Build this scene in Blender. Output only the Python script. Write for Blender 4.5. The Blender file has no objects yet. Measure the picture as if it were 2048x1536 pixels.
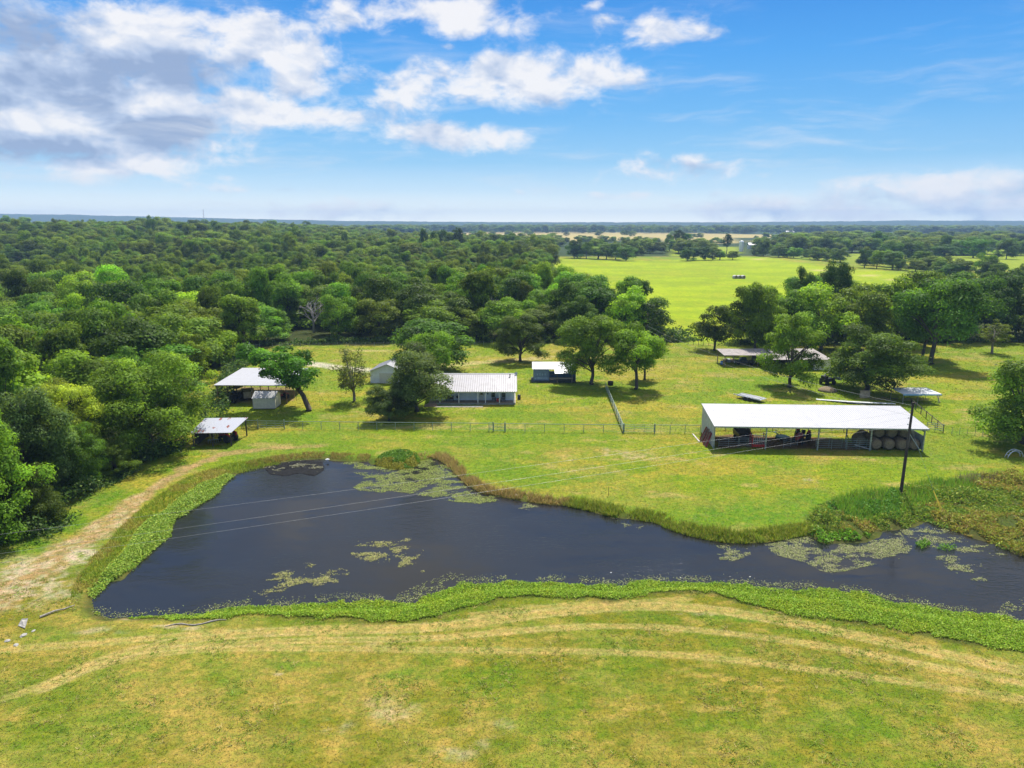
import bpy, bmesh, math, random
import numpy as np
from mathutils import Vector, Matrix
R = math.radians
PI = math.pi
sc = bpy.context.scene
col = sc.collection

# ------------------------------------------------------------------ camera
CH, CF, CP = 33.0, 1420.0, R(12.74)          # height, focal length in px of a 2048 px wide frame, pitch
CS, SS = math.cos(CP), math.sin(CP)
cam_d = bpy.data.cameras.new("camera"); cam = bpy.data.objects.new("camera", cam_d); col.objects.link(cam)
cam_d.sensor_width = 36.0; cam_d.lens = 36.0*CF/2048.0
cam_d.clip_start = 0.5; cam_d.clip_end = 40000
cam.location = (0, 0, CH); cam.rotation_euler = (PI/2-CP, 0, 0)
sc.camera = cam

# ------------------------------------------------------------------ sun, exposure
SUN_EL, SUN_AZ = R(60), math.atan2(0.30, 0.95)
to_sun = Vector((math.sin(SUN_AZ)*math.cos(SUN_EL), math.cos(SUN_AZ)*math.cos(SUN_EL), math.sin(SUN_EL)))
sun_d = bpy.data.lights.new("sun", 'SUN'); sun = bpy.data.objects.new("sun", sun_d); col.objects.link(sun)
sun_d.energy = 4.3; sun_d.angle = R(0.5); sun_d.color = (1.0, 0.95, 0.86)
sun.rotation_euler = to_sun.to_track_quat('Z', 'Y').to_euler()
sun.location = (0, 0, 300)
sc.view_settings.view_transform = 'Standard'; sc.view_settings.look = 'None'
sc.view_settings.gamma = 1.0; sc.view_settings.use_curve_mapping = False
EXPO = 0.85
sc.view_settings.exposure = EXPO
sc.render.engine = 'CYCLES'
cy = sc.cycles
cy.max_bounces = 7; cy.diffuse_bounces = 3; cy.glossy_bounces = 3; cy.transmission_bounces = 4
cy.volume_bounces = 0; cy.transparent_max_bounces = 4; cy.sample_clamp_indirect = 4.0
cy.use_denoising = True; cy.denoiser = 'OPENIMAGEDENOISE'; cy.denoising_input_passes = 'RGB_ALBEDO_NORMAL'; cy.denoising_prefilter = 'ACCURATE'
cy.caustics_reflective = False; cy.caustics_refractive = False

def ray(x, y):
    cx, cyy = (x-1024.0)/CF, (768.0-y)/CF
    return Vector((cx, CS+cyy*SS, -SS+cyy*CS))
def at(x, y, z=0.0):
    d = ray(x, y); t = (z-CH)/d.z
    return Vector((d.x*t, d.y*t, z))
def atY(x, y, Y):
    d = ray(x, y); t = Y/d.y
    return Vector((d.x*t, Y, CH+d.z*t))
def depth(p): return p[1]*CS-(p[2]-CH)*SS
def mpp(p): return depth(p)/CF               # metres per photo pixel at p
def project(X, Y, Z=0.0):
    zc = Y*CS-(Z-CH)*SS
    zc = np.where(zc < 1.0, 1.0, zc)
    return 1024+CF*X/zc, 768-CF*(Y*SS+(Z-CH)*CS)/zc

# ------------------------------------------------------------------ sky
w = bpy.data.worlds.new("World"); sc.world = w; w.use_nodes = True
nt = w.node_tree; nt.nodes.clear()
class NT:
    def __init__(s, t): s.t = t
    def n(s, typ, **kw):
        nd = s.t.nodes.new(typ)
        for k, v in kw.items(): setattr(nd, k, v)
        return nd
    def link(s, a, b): s.t.links.new(a, b)
    def put(s, sock, v):
        if isinstance(v, bpy.types.NodeSocket): s.t.links.new(v, sock)
        else: sock.default_value = v
    def m(s, op, a, b=0.0, c=None, clamp=False):
        nd = s.n('ShaderNodeMath', operation=op); nd.use_clamp = clamp
        s.put(nd.inputs[0], a); s.put(nd.inputs[1], b)
        if c is not None: s.put(nd.inputs[2], c)
        return nd.outputs[0]
    def v(s, op, a, b=None):
        nd = s.n('ShaderNodeVectorMath', operation=op); s.put(nd.inputs[0], a)
        if b is not None: s.put(nd.inputs[1], b)
        return nd.outputs[1] if op in ('LENGTH', 'DOT_PRODUCT') else nd.outputs[0]
    def rng(s, x, a, b, c, d, smooth=True):
        nd = s.n('ShaderNodeMapRange'); nd.interpolation_type = 'SMOOTHSTEP' if smooth else 'LINEAR'
        s.put(nd.inputs[0], x)
        for i, q in enumerate((a, b, c, d)): s.put(nd.inputs[1+i], q)
        return nd.outputs[0]
    def mix(s, f, a, b, mode='MIX'):
        nd = s.n('ShaderNodeMix', data_type='RGBA', blend_type=mode)
        s.put(nd.inputs[0], f); s.put(nd.inputs[6], a); s.put(nd.inputs[7], b)
        return nd.outputs[2]
    def noise(s, vec, scale, detail=4.0, rough=0.55, dist=0.0):
        nd = s.n('ShaderNodeTexNoise'); s.put(nd.inputs['Vector'], vec)
        nd.inputs['Scale'].default_value = scale; nd.inputs['Detail'].default_value = detail
        nd.inputs['Roughness'].default_value = rough; nd.inputs['Distortion'].default_value = dist
        return nd.outputs[0]
    def ramp(s, x, stops, interp='LINEAR'):
        nd = s.n('ShaderNodeValToRGB'); s.put(nd.inputs[0], x)
        cr = nd.color_ramp; cr.interpolation = interp
        while len(cr.elements) < len(stops): cr.elements.new(0.5)
        for e, (p, c) in zip(cr.elements, stops): e.position = p; e.color = (c[0], c[1], c[2], 1)
        return nd.outputs[0]
def srgb(r, g, b):
    f = lambda c: (c/255/12.92 if c/255 <= 0.04045 else ((c/255+0.055)/1.055)**2.4)
    return (f(r), f(g), f(b))
def C4(c): return (c[0], c[1], c[2], 1.0)

W = NT(nt)
sky = W.n('ShaderNodeTexSky', sky_type='NISHITA'); sky.sun_disc = False
sky.sun_elevation = SUN_EL; sky.sun_rotation = SUN_AZ; sky.air_density = 1.0; sky.dust_density = 0.6; sky.ozone_density = 2.0
tc = W.n('ShaderNodeTexCoord'); dirv = tc.outputs['Generated']
sp = W.n('ShaderNodeSeparateXYZ'); W.link(dirv, sp.inputs[0])
az = W.m('ARCTAN2', sp.outputs[0], sp.outputs[1]); el = W.m('ARCSINE', sp.outputs[2])
cb = W.n('ShaderNodeCombineXYZ'); W.link(az, cb.inputs[0]); W.link(el, cb.inputs[1]); P2 = cb.outputs[0]
SKYB = 0.15
K = 1.0/(SKYB*2**EXPO)
def sk(r, g, b): return tuple(c for c in srgb(r, g, b))
def hz_(r, g, b): return (r, g, b)
lowramp = W.ramp(W.rng(el, 0.0, 0.40, 0.0, 1.0, False), [
    (0.0, hz_(1.55, 1.5, 1.22)), (0.05, hz_(1.08, 1.15, 1.08)), (0.11, hz_(.66, .88, 1.02)), (0.20, sk(158, 212, 250)), (0.34, sk(120, 191, 248)),
    (0.52, sk(90, 172, 245)), (0.70, sk(68, 150, 234)), (1.0, sk(55, 127, 213))])
# the right-hand part of the sky is a deeper blue
lowramp = W.mix(W.rng(az, 0.15, 0.75, 0.0, 0.32), lowramp, W.mix(1.0, lowramp, (0.62, 0.80, 0.93, 1), 'MULTIPLY'))
scl = W.n('ShaderNodeVectorMath', operation='SCALE'); W.link(lowramp, scl.inputs[0]); scl.inputs[3].default_value = K
base = W.mix(W.rng(el, 0.34, 0.6, 1.0, 0.0), sky.outputs[0], scl.outputs[0])
def px_ae(x, y):
    d = ray(x, y).normalized(); return (math.atan2(d.x, d.y), math.asin(d.z))
def blobs(lst):
    acc = None
    for (x, y, rx, ry, st) in lst:
        a, e = px_ae(x, y)
        d = W.v('SUBTRACT', P2, (a, e, 0)); d = W.v('MULTIPLY', d, (CF/rx, CF/ry, 0)); L = W.v('LENGTH', d)
        b = W.rng(L, 0.15, 1.0, st, 0.0)
        acc = b if acc is None else W.m('ADD', acc, b)
    return acc
dens = blobs([(1000, 170, 360, 120, .14), (700, 200, 280, 90, .18), (420, 170, 420, 170, .12), (1080, 60, 300, 60, .14), (1350, 60, 190, 60, .22), (1330, 340, 260, 50, .22), (300, 345, 320, 40, .25),
    (60, 60, 330, 120, .60), (200, 190, 330, 150, .95), (120, 262, 380, 90, 1.05), (40, 200, 200, 90, .5), (420, 70, 260, 75, .85), (560, 95, 150, 55, .75),
    (330, 225, 200, 50, .55), (640, 115, 50, 45, .4), (470, 170, 160, 45, .45),
    (600, 172, 85, 38, .95), (520, 218, 110, 42, .75), (620, 235, 140, 32, .75), (720, 240, 110, 25, .5), (690, 155, 45, 12, .55),
    (790, 20, 280, 50, .75), (950, 25, 130, 55, .85), (600, 45, 160, 30, .45), (930, 60, 90, 24, .5),
    (900, 275, 190, 42, 1.0), (820, 260, 110, 32, .5), (1015, 285, 90, 28, .55), (1070, 268, 60, 20, .5),
    (880, 170, 150, 75, .62), (1000, 155, 130, 60, .75), (1110, 140, 150, 60, .85), (1200, 150, 120, 40, .65), (1080, 190, 150, 38, .75), (980, 125, 60, 28, .55), (1270, 160, 70, 40, .42), (790, 195, 90, 50, .5),
    (1330, 52, 105, 42, .80), (1415, 66, 60, 22, .55), (1215, 40, 40, 18, .6), (1190, 8, 30, 14, .5),
    (1340, 335, 160, 34, .62), (1270, 392, 150, 14, .60), (1060, 385, 110, 13, .38), (1500, 420, 210, 45, .75),
    (1850, 405, 330, 60, .85), (1980, 365, 180, 50, .5), (1500, 350, 80, 14, .3),
    (230, 335, 140, 20, .60), (430, 378, 75, 13, .55), (600, 382, 70, 10, .35), (690, 420, 260, 34, .5), (430, 320, 130, 12, .3), (900, 95, 22, 10, .6)])
gate = W.rng(dens, 0.0, 0.18, 0.0, 1.0)
pn = W.v('MULTIPLY', P2, (1.05, 1.75, 1.0))
warp = W.n('ShaderNodeTexNoise'); W.link(pn, warp.inputs['Vector']); warp.inputs['Scale'].default_value = 9; warp.inputs['Detail'].default_value = 2
wv = W.v('SUBTRACT', warp.outputs[1], (0.5, 0.5, 0.5)); wv = W.v('MULTIPLY', wv, (0.05, 0.05, 0.05))
pw = W.v('ADD', pn, wv)
f1 = W.noise(pw, 19.0, 9.0, 0.60)
f1b = W.noise(W.v('ADD', pw, (-0.005, 0.017, 0)), 19.0, 9.0, 0.60)
lo0 = W.noise(pw, 9.0, 4.0, 0.5); lo1 = W.noise(W.v('ADD', pw, (-0.010, 0.040, 0)), 9.0, 4.0, 0.5)
cd = W.m('ADD', W.m('MULTIPLY', dens, 0.76), W.m('ADD', W.m('MULTIPLY', W.m('SUBTRACT', f1, 0.5), 2.5), W.m('MULTIPLY', W.m('SUBTRACT', lo0, 0.5), 0.5)))
alpha = W.m('MULTIPLY', W.rng(cd, 0.08, 0.98, 0.0, 1.0), gate)
dark = blobs([(120, 150, 420, 150, .9), (260, 120, 330, 60, .5), (100, 280, 380, 70, .95), (360, 255, 220, 26, .65), (620, 30, 200, 24, .4), (60, 30, 240, 60, .3)])
edge = W.m('ADD', W.m('MULTIPLY', W.m('SUBTRACT', lo0, lo1), 2.6), W.m('MULTIPLY', W.m('SUBTRACT', f1, f1b), 0.9))
lit = W.m('ADD', W.m('ADD', 0.80, edge), W.m('MULTIPLY', W.m('MULTIPLY', dark, -0.62), W.rng(lo0, 0.30, 0.72, 1.15, 0.35)), clamp=True)
ccol = W.ramp(lit, [(0.0, sk(158, 177, 210)), (0.35, sk(190, 205, 231)), (0.65, sk(225, 231, 244)), (0.9, sk(254, 252, 252))])
sc2 = W.n('ShaderNodeVectorMath', operation='SCALE'); W.link(ccol, sc2.inputs[0]); sc2.inputs[3].default_value = K
skyc = W.mix(W.m('MULTIPLY', alpha, 0.93), base, sc2.outputs[0])
wis = W.noise(W.v('MULTIPLY', pw, (.55, 2.6, 1)), 7.0, 7.0, .62)
wisa = W.m('MULTIPLY', W.rng(wis, .48, .76, 0, .50), W.rng(el, .25, .10, .35, 1))
skyc = W.mix(wisa, skyc, tuple(K*c for c in sk(238, 241, 246))+(1,))
hi = W.noise(W.v('MULTIPLY', dirv, (1.6, 1.6, 3.2)), 2.1, 6.0, .55)
hia = W.m('MULTIPLY', W.rng(hi, .44, .56, 0, .95), W.rng(el, .30, .40, 0, 1))  # unseen upper cloud layer, added to grey the pond's reflection
skyc = W.mix(hia, skyc, tuple(K*c for c in sk(228, 228, 232))+(1,))
bg = W.n('ShaderNodeBackground'); W.link(skyc, bg.inputs[0]); bg.inputs[1].default_value = SKYB
wo = W.n('ShaderNodeOutputWorld'); W.link(bg.outputs[0], wo.inputs[0])
# ------------------------------------------------------------------ helpers
def tag(o, label=None, cat=None, group=None, kind=None):
    if label: o["label"] = label
    if cat: o["category"] = cat
    if group: o["group"] = group
    if kind: o["kind"] = kind
    return o
def empty(name, loc=(0, 0, 0), rz=0.0, label=None, cat=None, group=None):
    o = bpy.data.objects.new(name, None); col.objects.link(o)
    o.location = loc; o.rotation_euler = (0, 0, rz); o.empty_display_size = 0.3
    return tag(o, label, cat, group)
class MB:
    """collects shapes, builds ONE mesh object"""
    def __init__(s): s.v = []; s.f = []
    def add(s, vs, fs):
        k = len(s.v); s.v += [tuple(p) for p in vs]; s.f += [tuple(i+k for i in f) for f in fs]; return s
    def box(s, x0, y0, z0, x1, y1, z1):
        vs = [(x, y, z) for z in (z0, z1) for y in (y0, y1) for x in (x0, x1)]
        return s.add(vs, [(0, 2, 3, 1), (4, 5, 7, 6), (0, 1, 5, 4), (2, 6, 7, 3), (0, 4, 6, 2), (1, 3, 7, 5)])
    def beam(s, p, q, w=0.1, h=None, up=(0, 0, 1)):
        h = h or w; p = Vector(p); q = Vector(q); d = (q-p).normalized(); u = Vector(up)
        if abs(d.dot(u)) > 0.98: u = Vector((1, 0, 0))
        a = d.cross(u).normalized()*w*0.5; b = a.cross(d).normalized()*h*0.5
        vs = [p-a-b, p+a-b, p+a+b, p-a+b, q-a-b, q+a-b, q+a+b, q-a+b]
        return s.add(vs, [(0, 1, 2, 3), (7, 6, 5, 4), (0, 4, 5, 1), (1, 5, 6, 2), (2, 6, 7, 3), (3, 7, 4, 0)])
    def tube(s, pts, rad, n=8, cap=True):
        pts = [Vector(p) for p in pts]
        if not hasattr(rad, '__len__'): rad = [rad]*len(pts)
        rings = []
        for i, p in enumerate(pts):
            d = (pts[min(i+1, len(pts)-1)]-pts[max(i-1, 0)]).normalized()
            u = Vector((0, 0, 1)) if abs(d.z) < 0.95 else Vector((1, 0, 0))
            a = d.cross(u).normalized(); b = a.cross(d)
            rings.append([p+(a*math.cos(2*PI*k/n)+b*math.sin(2*PI*k/n))*rad[i] for k in range(n)])
        vs = [q for r in rings for q in r]; fs = []
        for i in range(len(pts)-1):
            for k in range(n):
                fs.append((i*n+k, i*n+(k+1) % n, (i+1)*n+(k+1) % n, (i+1)*n+k))
        if cap: fs += [tuple(range(n))[::-1], tuple((len(pts)-1)*n+k for k in range(n))]
        return s.add(vs, fs)
    def slab(s, poly, thick, axis=(0, 0, -1)):
        a = Vector(axis)*thick; n = len(poly); top = [Vector(p) for p in poly]; bot = [p+a for p in top]
        return s.add(top+bot, [tuple(range(n)), tuple(range(n, 2*n))[::-1]]+[(i, i+n, (i+1) % n+n, (i+1) % n) for i in range(n)])
    def lathe(s, prof, c=(0, 0, 0), n=16, axis='z'):
        vs = []
        for (r, h) in prof:
            for k in range(n):
                t = 2*PI*k/n; q = (r*math.cos(t), r*math.sin(t), h)
                if axis == 'x': q = (h, q[0], q[1])
                if axis == 'y': q = (q[0], h, q[1])
                vs.append((q[0]+c[0], q[1]+c[1], q[2]+c[2]))
        fs = []
        for i in range(len(prof)-1):
            for k in range(n): fs.append((i*n+k, i*n+(k+1) % n, (i+1)*n+(k+1) % n, (i+1)*n+k))
        fs += [tuple(range(n))[::-1], tuple((len(prof)-1)*n+k for k in range(n))]
        return s.add(vs, fs)
    def rib_sheet(s, a, b, c, d, n, rib=0.03, t=0.03, rw=0.25):
        """sheet a-b (low edge) to d-c (high edge) with n raised ribs running from low to high"""
        a, b, c, d = map(Vector, (a, b, c, d)); nr = (b-a).cross(d-a).normalized()
        s.slab([a, b, c, d], t, -nr)
        for i in range(n+1):
            f = (i+0.5*rw)/(n+rw); g = rw*0.5/(n+rw)
            lo0, lo1 = a.lerp(b, max(0, f-g)), a.lerp(b, min(1, f+g)); hi0, hi1 = d.lerp(c, max(0, f-g)), d.lerp(c, min(1, f+g))
            k = nr*rib
            m0, m1 = lo0.lerp(lo1, .3)+k, lo0.lerp(lo1, .7)+k; h0, h1 = hi0.lerp(hi1, .3)+k, hi0.lerp(hi1, .7)+k
            e = nr*-0.004
            s.add([lo0+e, lo1+e, hi1+e, hi0+e, m0, m1, h1, h0], [(4, 5, 6, 7), (0, 4, 7, 3), (5, 1, 2, 6), (0, 1, 5, 4), (2, 3, 7, 6)])
        return s
    def build(s, name, mat=None, parent=None, smooth=False, bevel=0.0):
        me = bpy.data.meshes.new(name); me.from_pydata(s.v, [], s.f); me.update()
        bm = bmesh.new(); bm.from_mesh(me); bmesh.ops.recalc_face_normals(bm, faces=bm.faces); bm.to_mesh(me); bm.free()
        if smooth:
            me.polygons.foreach_set('use_smooth', [True]*len(me.polygons))
        o = bpy.data.objects.new(name, me); col.objects.link(o)
        if mat: me.materials.append(mat)
        if parent: o.parent = parent
        if bevel:
            m = o.modifiers.new('bevel', 'BEVEL'); m.width = bevel; m.segments = 2; m.limit_method = 'ANGLE'
        return o
def np_mesh(name, V, F, mat=None, attrs=(), smooth=False):
    """V (n,3), F (m,k) -> object; attrs: (name, 'FLOAT'|'FLOAT_COLOR', array per vertex)"""
    me = bpy.data.meshes.new(name); V = np.asarray(V, np.float32); F = np.asarray(F, np.int32); k = F.shape[1]
    me.vertices.add(len(V)); me.vertices.foreach_set('co', V.ravel())
    me.loops.add(F.size); me.loops.foreach_set('vertex_index', F.ravel())
    me.polygons.add(len(F)); me.polygons.foreach_set('loop_start', np.arange(0, F.size, k, dtype=np.int32))
    try: me.polygons.foreach_set('loop_total', np.full(len(F), k, np.int32))
    except Exception: pass
    if smooth: me.polygons.foreach_set('use_smooth', np.ones(len(F), bool))
    me.update(calc_edges=True)
    for (an, ty, arr) in attrs:
        at_ = me.attributes.new(an, ty, 'POINT')
        if ty == 'FLOAT': at_.data.foreach_set('value', np.asarray(arr, np.float32).ravel())
        elif ty == 'FLOAT_VECTOR': at_.data.foreach_set('vector', np.asarray(arr, np.float32).ravel())
        elif ty == 'INT': at_.data.foreach_set('value', np.asarray(arr, np.int32).ravel())
        else:
            a = np.ones((len(V), 4), np.float32); a[:, :3] = arr; at_.data.foreach_set('color', a.ravel())
    o = bpy.data.objects.new(name, me); col.objects.link(o)
    if mat: me.materials.append(mat)
    return o
def copy_tree(o, parent=None):
    c = o.copy(); col.objects.link(c)
    if parent is not None: c.parent = parent
    for ch in list(o.children): copy_tree(ch, c)
    return c
# ---- numpy noise and geometry
def _h(ix, iy, seed):
    n = (ix.astype(np.int64)*374761393+iy.astype(np.int64)*668265263+seed*1442695041) & 0xffffffff
    n = ((n ^ (n >> 13))*1274126177) & 0xffffffff
    n = ((n ^ (n >> 16))*2246822519) & 0xffffffff
    return ((n ^ (n >> 15)) & 0xffffff)/float(0xffffff)
def vnoise(x, y, seed=0):
    xi, yi = np.floor(x), np.floor(y); fx, fy = x-xi, y-yi
    fx = fx*fx*(3-2*fx); fy = fy*fy*(3-2*fy)
    a, b, c, d = _h(xi, yi, seed), _h(xi+1, yi, seed), _h(xi, yi+1, seed), _h(xi+1, yi+1, seed)
    return (a+(b-a)*fx)*(1-fy)+(c+(d-c)*fx)*fy
def fbm(x, y, seed=0, oct=4, gain=0.5):
    s = 0.0; a = 1.0; t = 0.0
    for i in range(oct):
        s = s+a*vnoise(x*2.03**i+i*17.3, y*2.03**i-i*9.1, seed+i*31); t += a; a *= gain
    return s/t
def sstep(a, b, x):
    t = np.clip((x-a)/(b-a), 0, 1); return t*t*(3-2*t)
def seg_dist(X, Y, pts, closed=False):
    d = np.full(X.shape, 1e9); n = len(pts)
    for i in range(n if closed else n-1):
        ax, ay = pts[i][:2]; bx, by = pts[(i+1) % n][:2]
        vx, vy = bx-ax, by-ay; L = vx*vx+vy*vy+1e-9
        t = np.clip(((X-ax)*vx+(Y-ay)*vy)/L, 0, 1)
        d = np.minimum(d, np.hypot(X-ax-t*vx, Y-ay-t*vy))
    return d
def inside(X, Y, pts):
    c = np.zeros(X.shape, bool); n = len(pts)
    for i in range(n):
        ax, ay = pts[i][:2]; bx, by = pts[(i+1) % n][:2]
        if ay == by: continue
        k = ((ay > Y) != (by > Y)) & (X < (bx-ax)*(Y-ay)/(by-ay)+ax)
        c ^= k
    return c
def sdist(X, Y, pts):
    d = seg_dist(X, Y, pts, True); return np.where(inside(X, Y, pts), -d, d)     # negative inside
def world(lst, z=0.0): return [at(x, y, z) for (x, y) in lst]
def smooth_line(pts, it=2, closed=False):
    for _ in range(it):
        q = []
        n = len(pts)
        for i in range(n if closed else n-1):
            a, b = pts[i], pts[(i+1) % n]; q += [a.lerp(b, .25), a.lerp(b, .75)]
        pts = q if closed else [pts[0]]+q+[pts[-1]]
    return pts
# ---- materials
MATS = {}
def mat(name, colr, rough=0.7, metal=0.0, var=0.25, scale=3.0, bump=0.0, col2=None, stretch=(1, 1, 1), spec=0.5):
    if name in MATS: return MATS[name]
    m = bpy.data.materials.new(name); m.use_nodes = True; t = NT(m.node_tree); b = m.node_tree.nodes['Principled BSDF']
    tcn = t.n('ShaderNodeTexCoord'); v = t.v('MULTIPLY', tcn.outputs['Object'], stretch)
    n1 = t.noise(v, scale, 5.0, 0.62)
    c2 = col2 or tuple(c*(1-var) for c in colr); c1 = colr if col2 else tuple(min(1, c*(1+var*0.6)) for c in colr)
    t.link(t.mix(t.rng(n1, 0.35, 0.65, 0, 1), C4(c2), C4(c1)), b.inputs['Base Color'])
    t.put(b.inputs['Roughness'], t.rng(n1, 0.3, 0.7, min(1, rough+0.08), max(0.05, rough-0.08)))
    b.inputs['Metallic'].default_value = metal
    b.inputs['Specular IOR Level'].default_value = spec
    if bump:
        bp = t.n('ShaderNodeBump'); bp.inputs['Strength'].default_value = bump; bp.inputs['Distance'].default_value = 0.03
        t.link(t.noise(v, scale*5, 4.0), bp.inputs['Height']); t.link(bp.outputs[0], b.inputs['Normal'])
    MATS[name] = m; return m
def leaf_mat(name, tr=0.35, colr=None, vary=0.35, spec=0.25, attr=True, rough=0.55):
    """leaf material: object colour (or COLR) x per-leaf value 'v'"""
    m = bpy.data.materials.new(name); m.use_nodes = True; t = NT(m.node_tree); nd = m.node_tree.nodes
    b = nd['Principled BSDF']; out = nd['Material Output']
    oi = t.n('ShaderNodeObjectInfo')
    base = C4(colr) if colr else oi.outputs['Color']
    at_ = t.n('ShaderNodeAttribute', attribute_name='v')
    hs = t.n('ShaderNodeHueSaturation'); t.put(hs.inputs['Color'], base)
    t.put(hs.inputs['Hue'], t.rng(oi.outputs['Random'], 0, 1, 0.476, 0.520, False))
    val = t.m('MULTIPLY', at_.outputs['Fac'], t.rng(t.m('FRACT', t.m('MULTIPLY', oi.outputs['Random'], 7.31)), 0, 1, 1-vary*0.6, 1+vary*0.7, False))
    t.put(hs.inputs['Value'], val)
    c = hs.outputs[0]
    t.link(c, b.inputs['Base Color']); b.inputs['Roughness'].default_value = rough; b.inputs['Specular IOR Level'].default_value = spec
    tl = t.n('ShaderNodeBsdfTranslucent'); t.link(t.mix(1.0, c, (1.25, 1.15, 0.55, 1), 'MULTIPLY'), tl.inputs[0])
    mx = t.n('ShaderNodeMixShader'); mx.inputs[0].default_value = tr
    t.link(b.outputs[0], mx.inputs[1]); t.link(tl.outputs[0], mx.inputs[2]); t.link(mx.outputs[0], out.inputs[0])
    MATS[name] = m; return m
def vcol_leaf_mat(name, tr=0.3, spec=0.2):
    m = bpy.data.materials.new(name); m.use_nodes = True; t = NT(m.node_tree); nd = m.node_tree.nodes
    b = nd['Principled BSDF']; out = nd['Material Output']
    c = t.n('ShaderNodeAttribute', attribute_name='Col').outputs['Color']
    t.link(c, b.inputs['Base Color']); b.inputs['Roughness'].default_value = 0.6; b.inputs['Specular IOR Level'].default_value = spec
    tl = t.n('ShaderNodeBsdfTranslucent'); t.link(c, tl.inputs[0])
    mx = t.n('ShaderNodeMixShader'); mx.inputs[0].default_value = tr
    t.link(b.outputs[0], mx.inputs[1]); t.link(tl.outputs[0], mx.inputs[2]); t.link(mx.outputs[0], out.inputs[0])
    MATS[name] = m; return m
def leaf_quads(cn, nrm, size, aspect, rng):
    """rhombus leaves: centres, normals, half length, width/length -> V, F"""
    n = len(cn); nrm = nrm/(np.linalg.norm(nrm, axis=1, keepdims=True)+1e-9)
    r = rng.normal(size=(n, 3)); t = np.cross(nrm, r); t /= (np.linalg.norm(t, axis=1, keepdims=True)+1e-9); b = np.cross(nrm, t)
    s = np.asarray(size).reshape(-1, 1)*np.ones((n, 1)); a = aspect
    V = np.empty((n, 4, 3)); V[:, 0] = cn-t*s; V[:, 1] = cn+b*s*a+nrm*s*0.12; V[:, 2] = cn+t*s; V[:, 3] = cn-b*s*a+nrm*s*0.12
    return V.reshape(-1, 3), np.arange(4*n).reshape(-1, 4)
def scatter(poly, dens, rng):
    xs = [p[0] for p in poly]; ys = [p[1] for p in poly]
    n = int((max(xs)-min(xs))*(max(ys)-min(ys))*dens)
    X = rng.uniform(min(xs), max(xs), n); Y = rng.uniform(min(ys), max(ys), n)
    k = inside(X, Y, poly); return X[k], Y[k]
# ------------------------------------------------------------------ ground, pond, field, tracks
ZW = -0.4                                       # pond level
shore_px = [(184,1205),(184,1194),(200,1172),(222,1164),(246,1160),(272,1132),(298,1112),(316,1091),(340,1070),(350,1040),(382,1019),(428,991),(447,966),(469,950),(500,938),(528,931),(590,921),(640,918),(665,921),(700,924),(737,923),
 (741,929),(781,934),(822,935),(842,924),(869,917),(894,931),(916,953),(937,973),(962,987),(1000,994),(1031,1000),(1078,1008),(1137,1012),(1181,1023),(1219,1034),(1266,1039),(1312,1046),(1337,1059),(1384,1074),(1437,1084),(1487,1088),(1531,1085),(1572,1079),(1612,1071),
 (1632,1080),(1646,1088),(1685,1087),(1731,1085),(1758,1075),(1765,1063),(1792,1060),(1829,1055),(1851,1044),(1873,1043),(1890,1055),(1929,1070),(1958,1080),(1987,1087),(2024,1105),(2048,1114),(2120,1135),(2230,1170),(2300,1215),(2250,1262),(2150,1262),
 (2048,1252),(1990,1244),(1929,1240),(1860,1232),(1780,1218),(1699,1204),(1620,1197),(1547,1194),(1437,1177),(1375,1174),(1281,1180),(1234,1184),(1150,1180),(1047,1177),(937,1184),(859,1204),(781,1220),(687,1220),(609,1220),(562,1220),(500,1220),(437,1226),(400,1233),(312,1232),(219,1237),(190,1226)]
SHORE = world(shore_px, ZW)
near_top = [(187,1222),(219,1233),(312,1228),(400,1226),(437,1215),(500,1205),(562,1208),(609,1203),(687,1195),(781,1197),(828,1203),(859,1180),(937,1162),(1000,1159),(1047,1156),(1150,1161),(1234,1166),(1281,1159),(1375,1159),(1437,1158),(1547,1172),(1620,1172),(1699,1177),(1780,1196),(1865,1210),(1929,1222),(1990,1226),(2048,1236),(2200,1262)]
near_bot = [(190,1238),(300,1242),(375,1246),(469,1240),(500,1232),(594,1238),(719,1246),(844,1249),(900,1232),(944,1218),(1031,1202),(1140,1199),(1219,1202),(1281,1197),(1375,1186),(1422,1191),(1469,1208),(1531,1223),(1594,1236),(1637,1241),(1750,1256),(1900,1284),(2048,1312),(2200,1340)]
marsh_px = [(1600,1035),(1660,1000),(1720,985),(1800,975),(1880,960),(1960,950),(2060,945),(2200,960),(2260,1150),(2120,1130),(2024,1103),(1958,1078),(1890,1053),(1851,1042),(1829,1054),(1792,1059),(1765,1061),(1758,1074),(1731,1084),(1685,1086),(1646,1087),(1632,1079),(1612,1068)]
MARSH = world(marsh_px); NEARBAND = world(near_top, ZW)+world(near_bot)[::-1]
forest_px = [(-900,1500),(-300,1250),(-60,1120),(60,1052),(140,1000),(250,945),(330,908),(360,886),(368,850),(378,800),(402,755),(452,715),(500,697),(560,690),(750,688),(990,685),(1100,688),(1300,688),(1376,684),(1335,668),(1255,648),(1185,622),(1130,594),(1112,565),(1100,535),(1100,505),(1060,497),(900,488),(600,480),(300,474),(-1500,470),(-4000,520)]
FOREST = world(forest_px)
forestr_px = [(1480,688),(1600,690),(1790,688),(1950,686),(2400,676),(2500,640),(2048,618),(1900,612),(1750,612),(1640,622),(1500,652)]
FORESTR = world(forestr_px)
field_px = [(1376,684),(1335,668),(1255,648),(1185,622),(1130,594),(1112,565),(1100,530),(1118,516),(1300,521),(1480,511),(1560,520),(1680,535),(1800,548),(1900,566),(2060,600),(2500,640),(2048,640),(1900,636),(1640,652),(1500,672),(1470,687)]
FIELD = world(field_px)
track_px = [(-60,1225),(20,1180),(95,1125),(160,1085),(215,1050),(262,1010),(320,970),(385,930),(455,905),(540,895),(640,893)]
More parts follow.
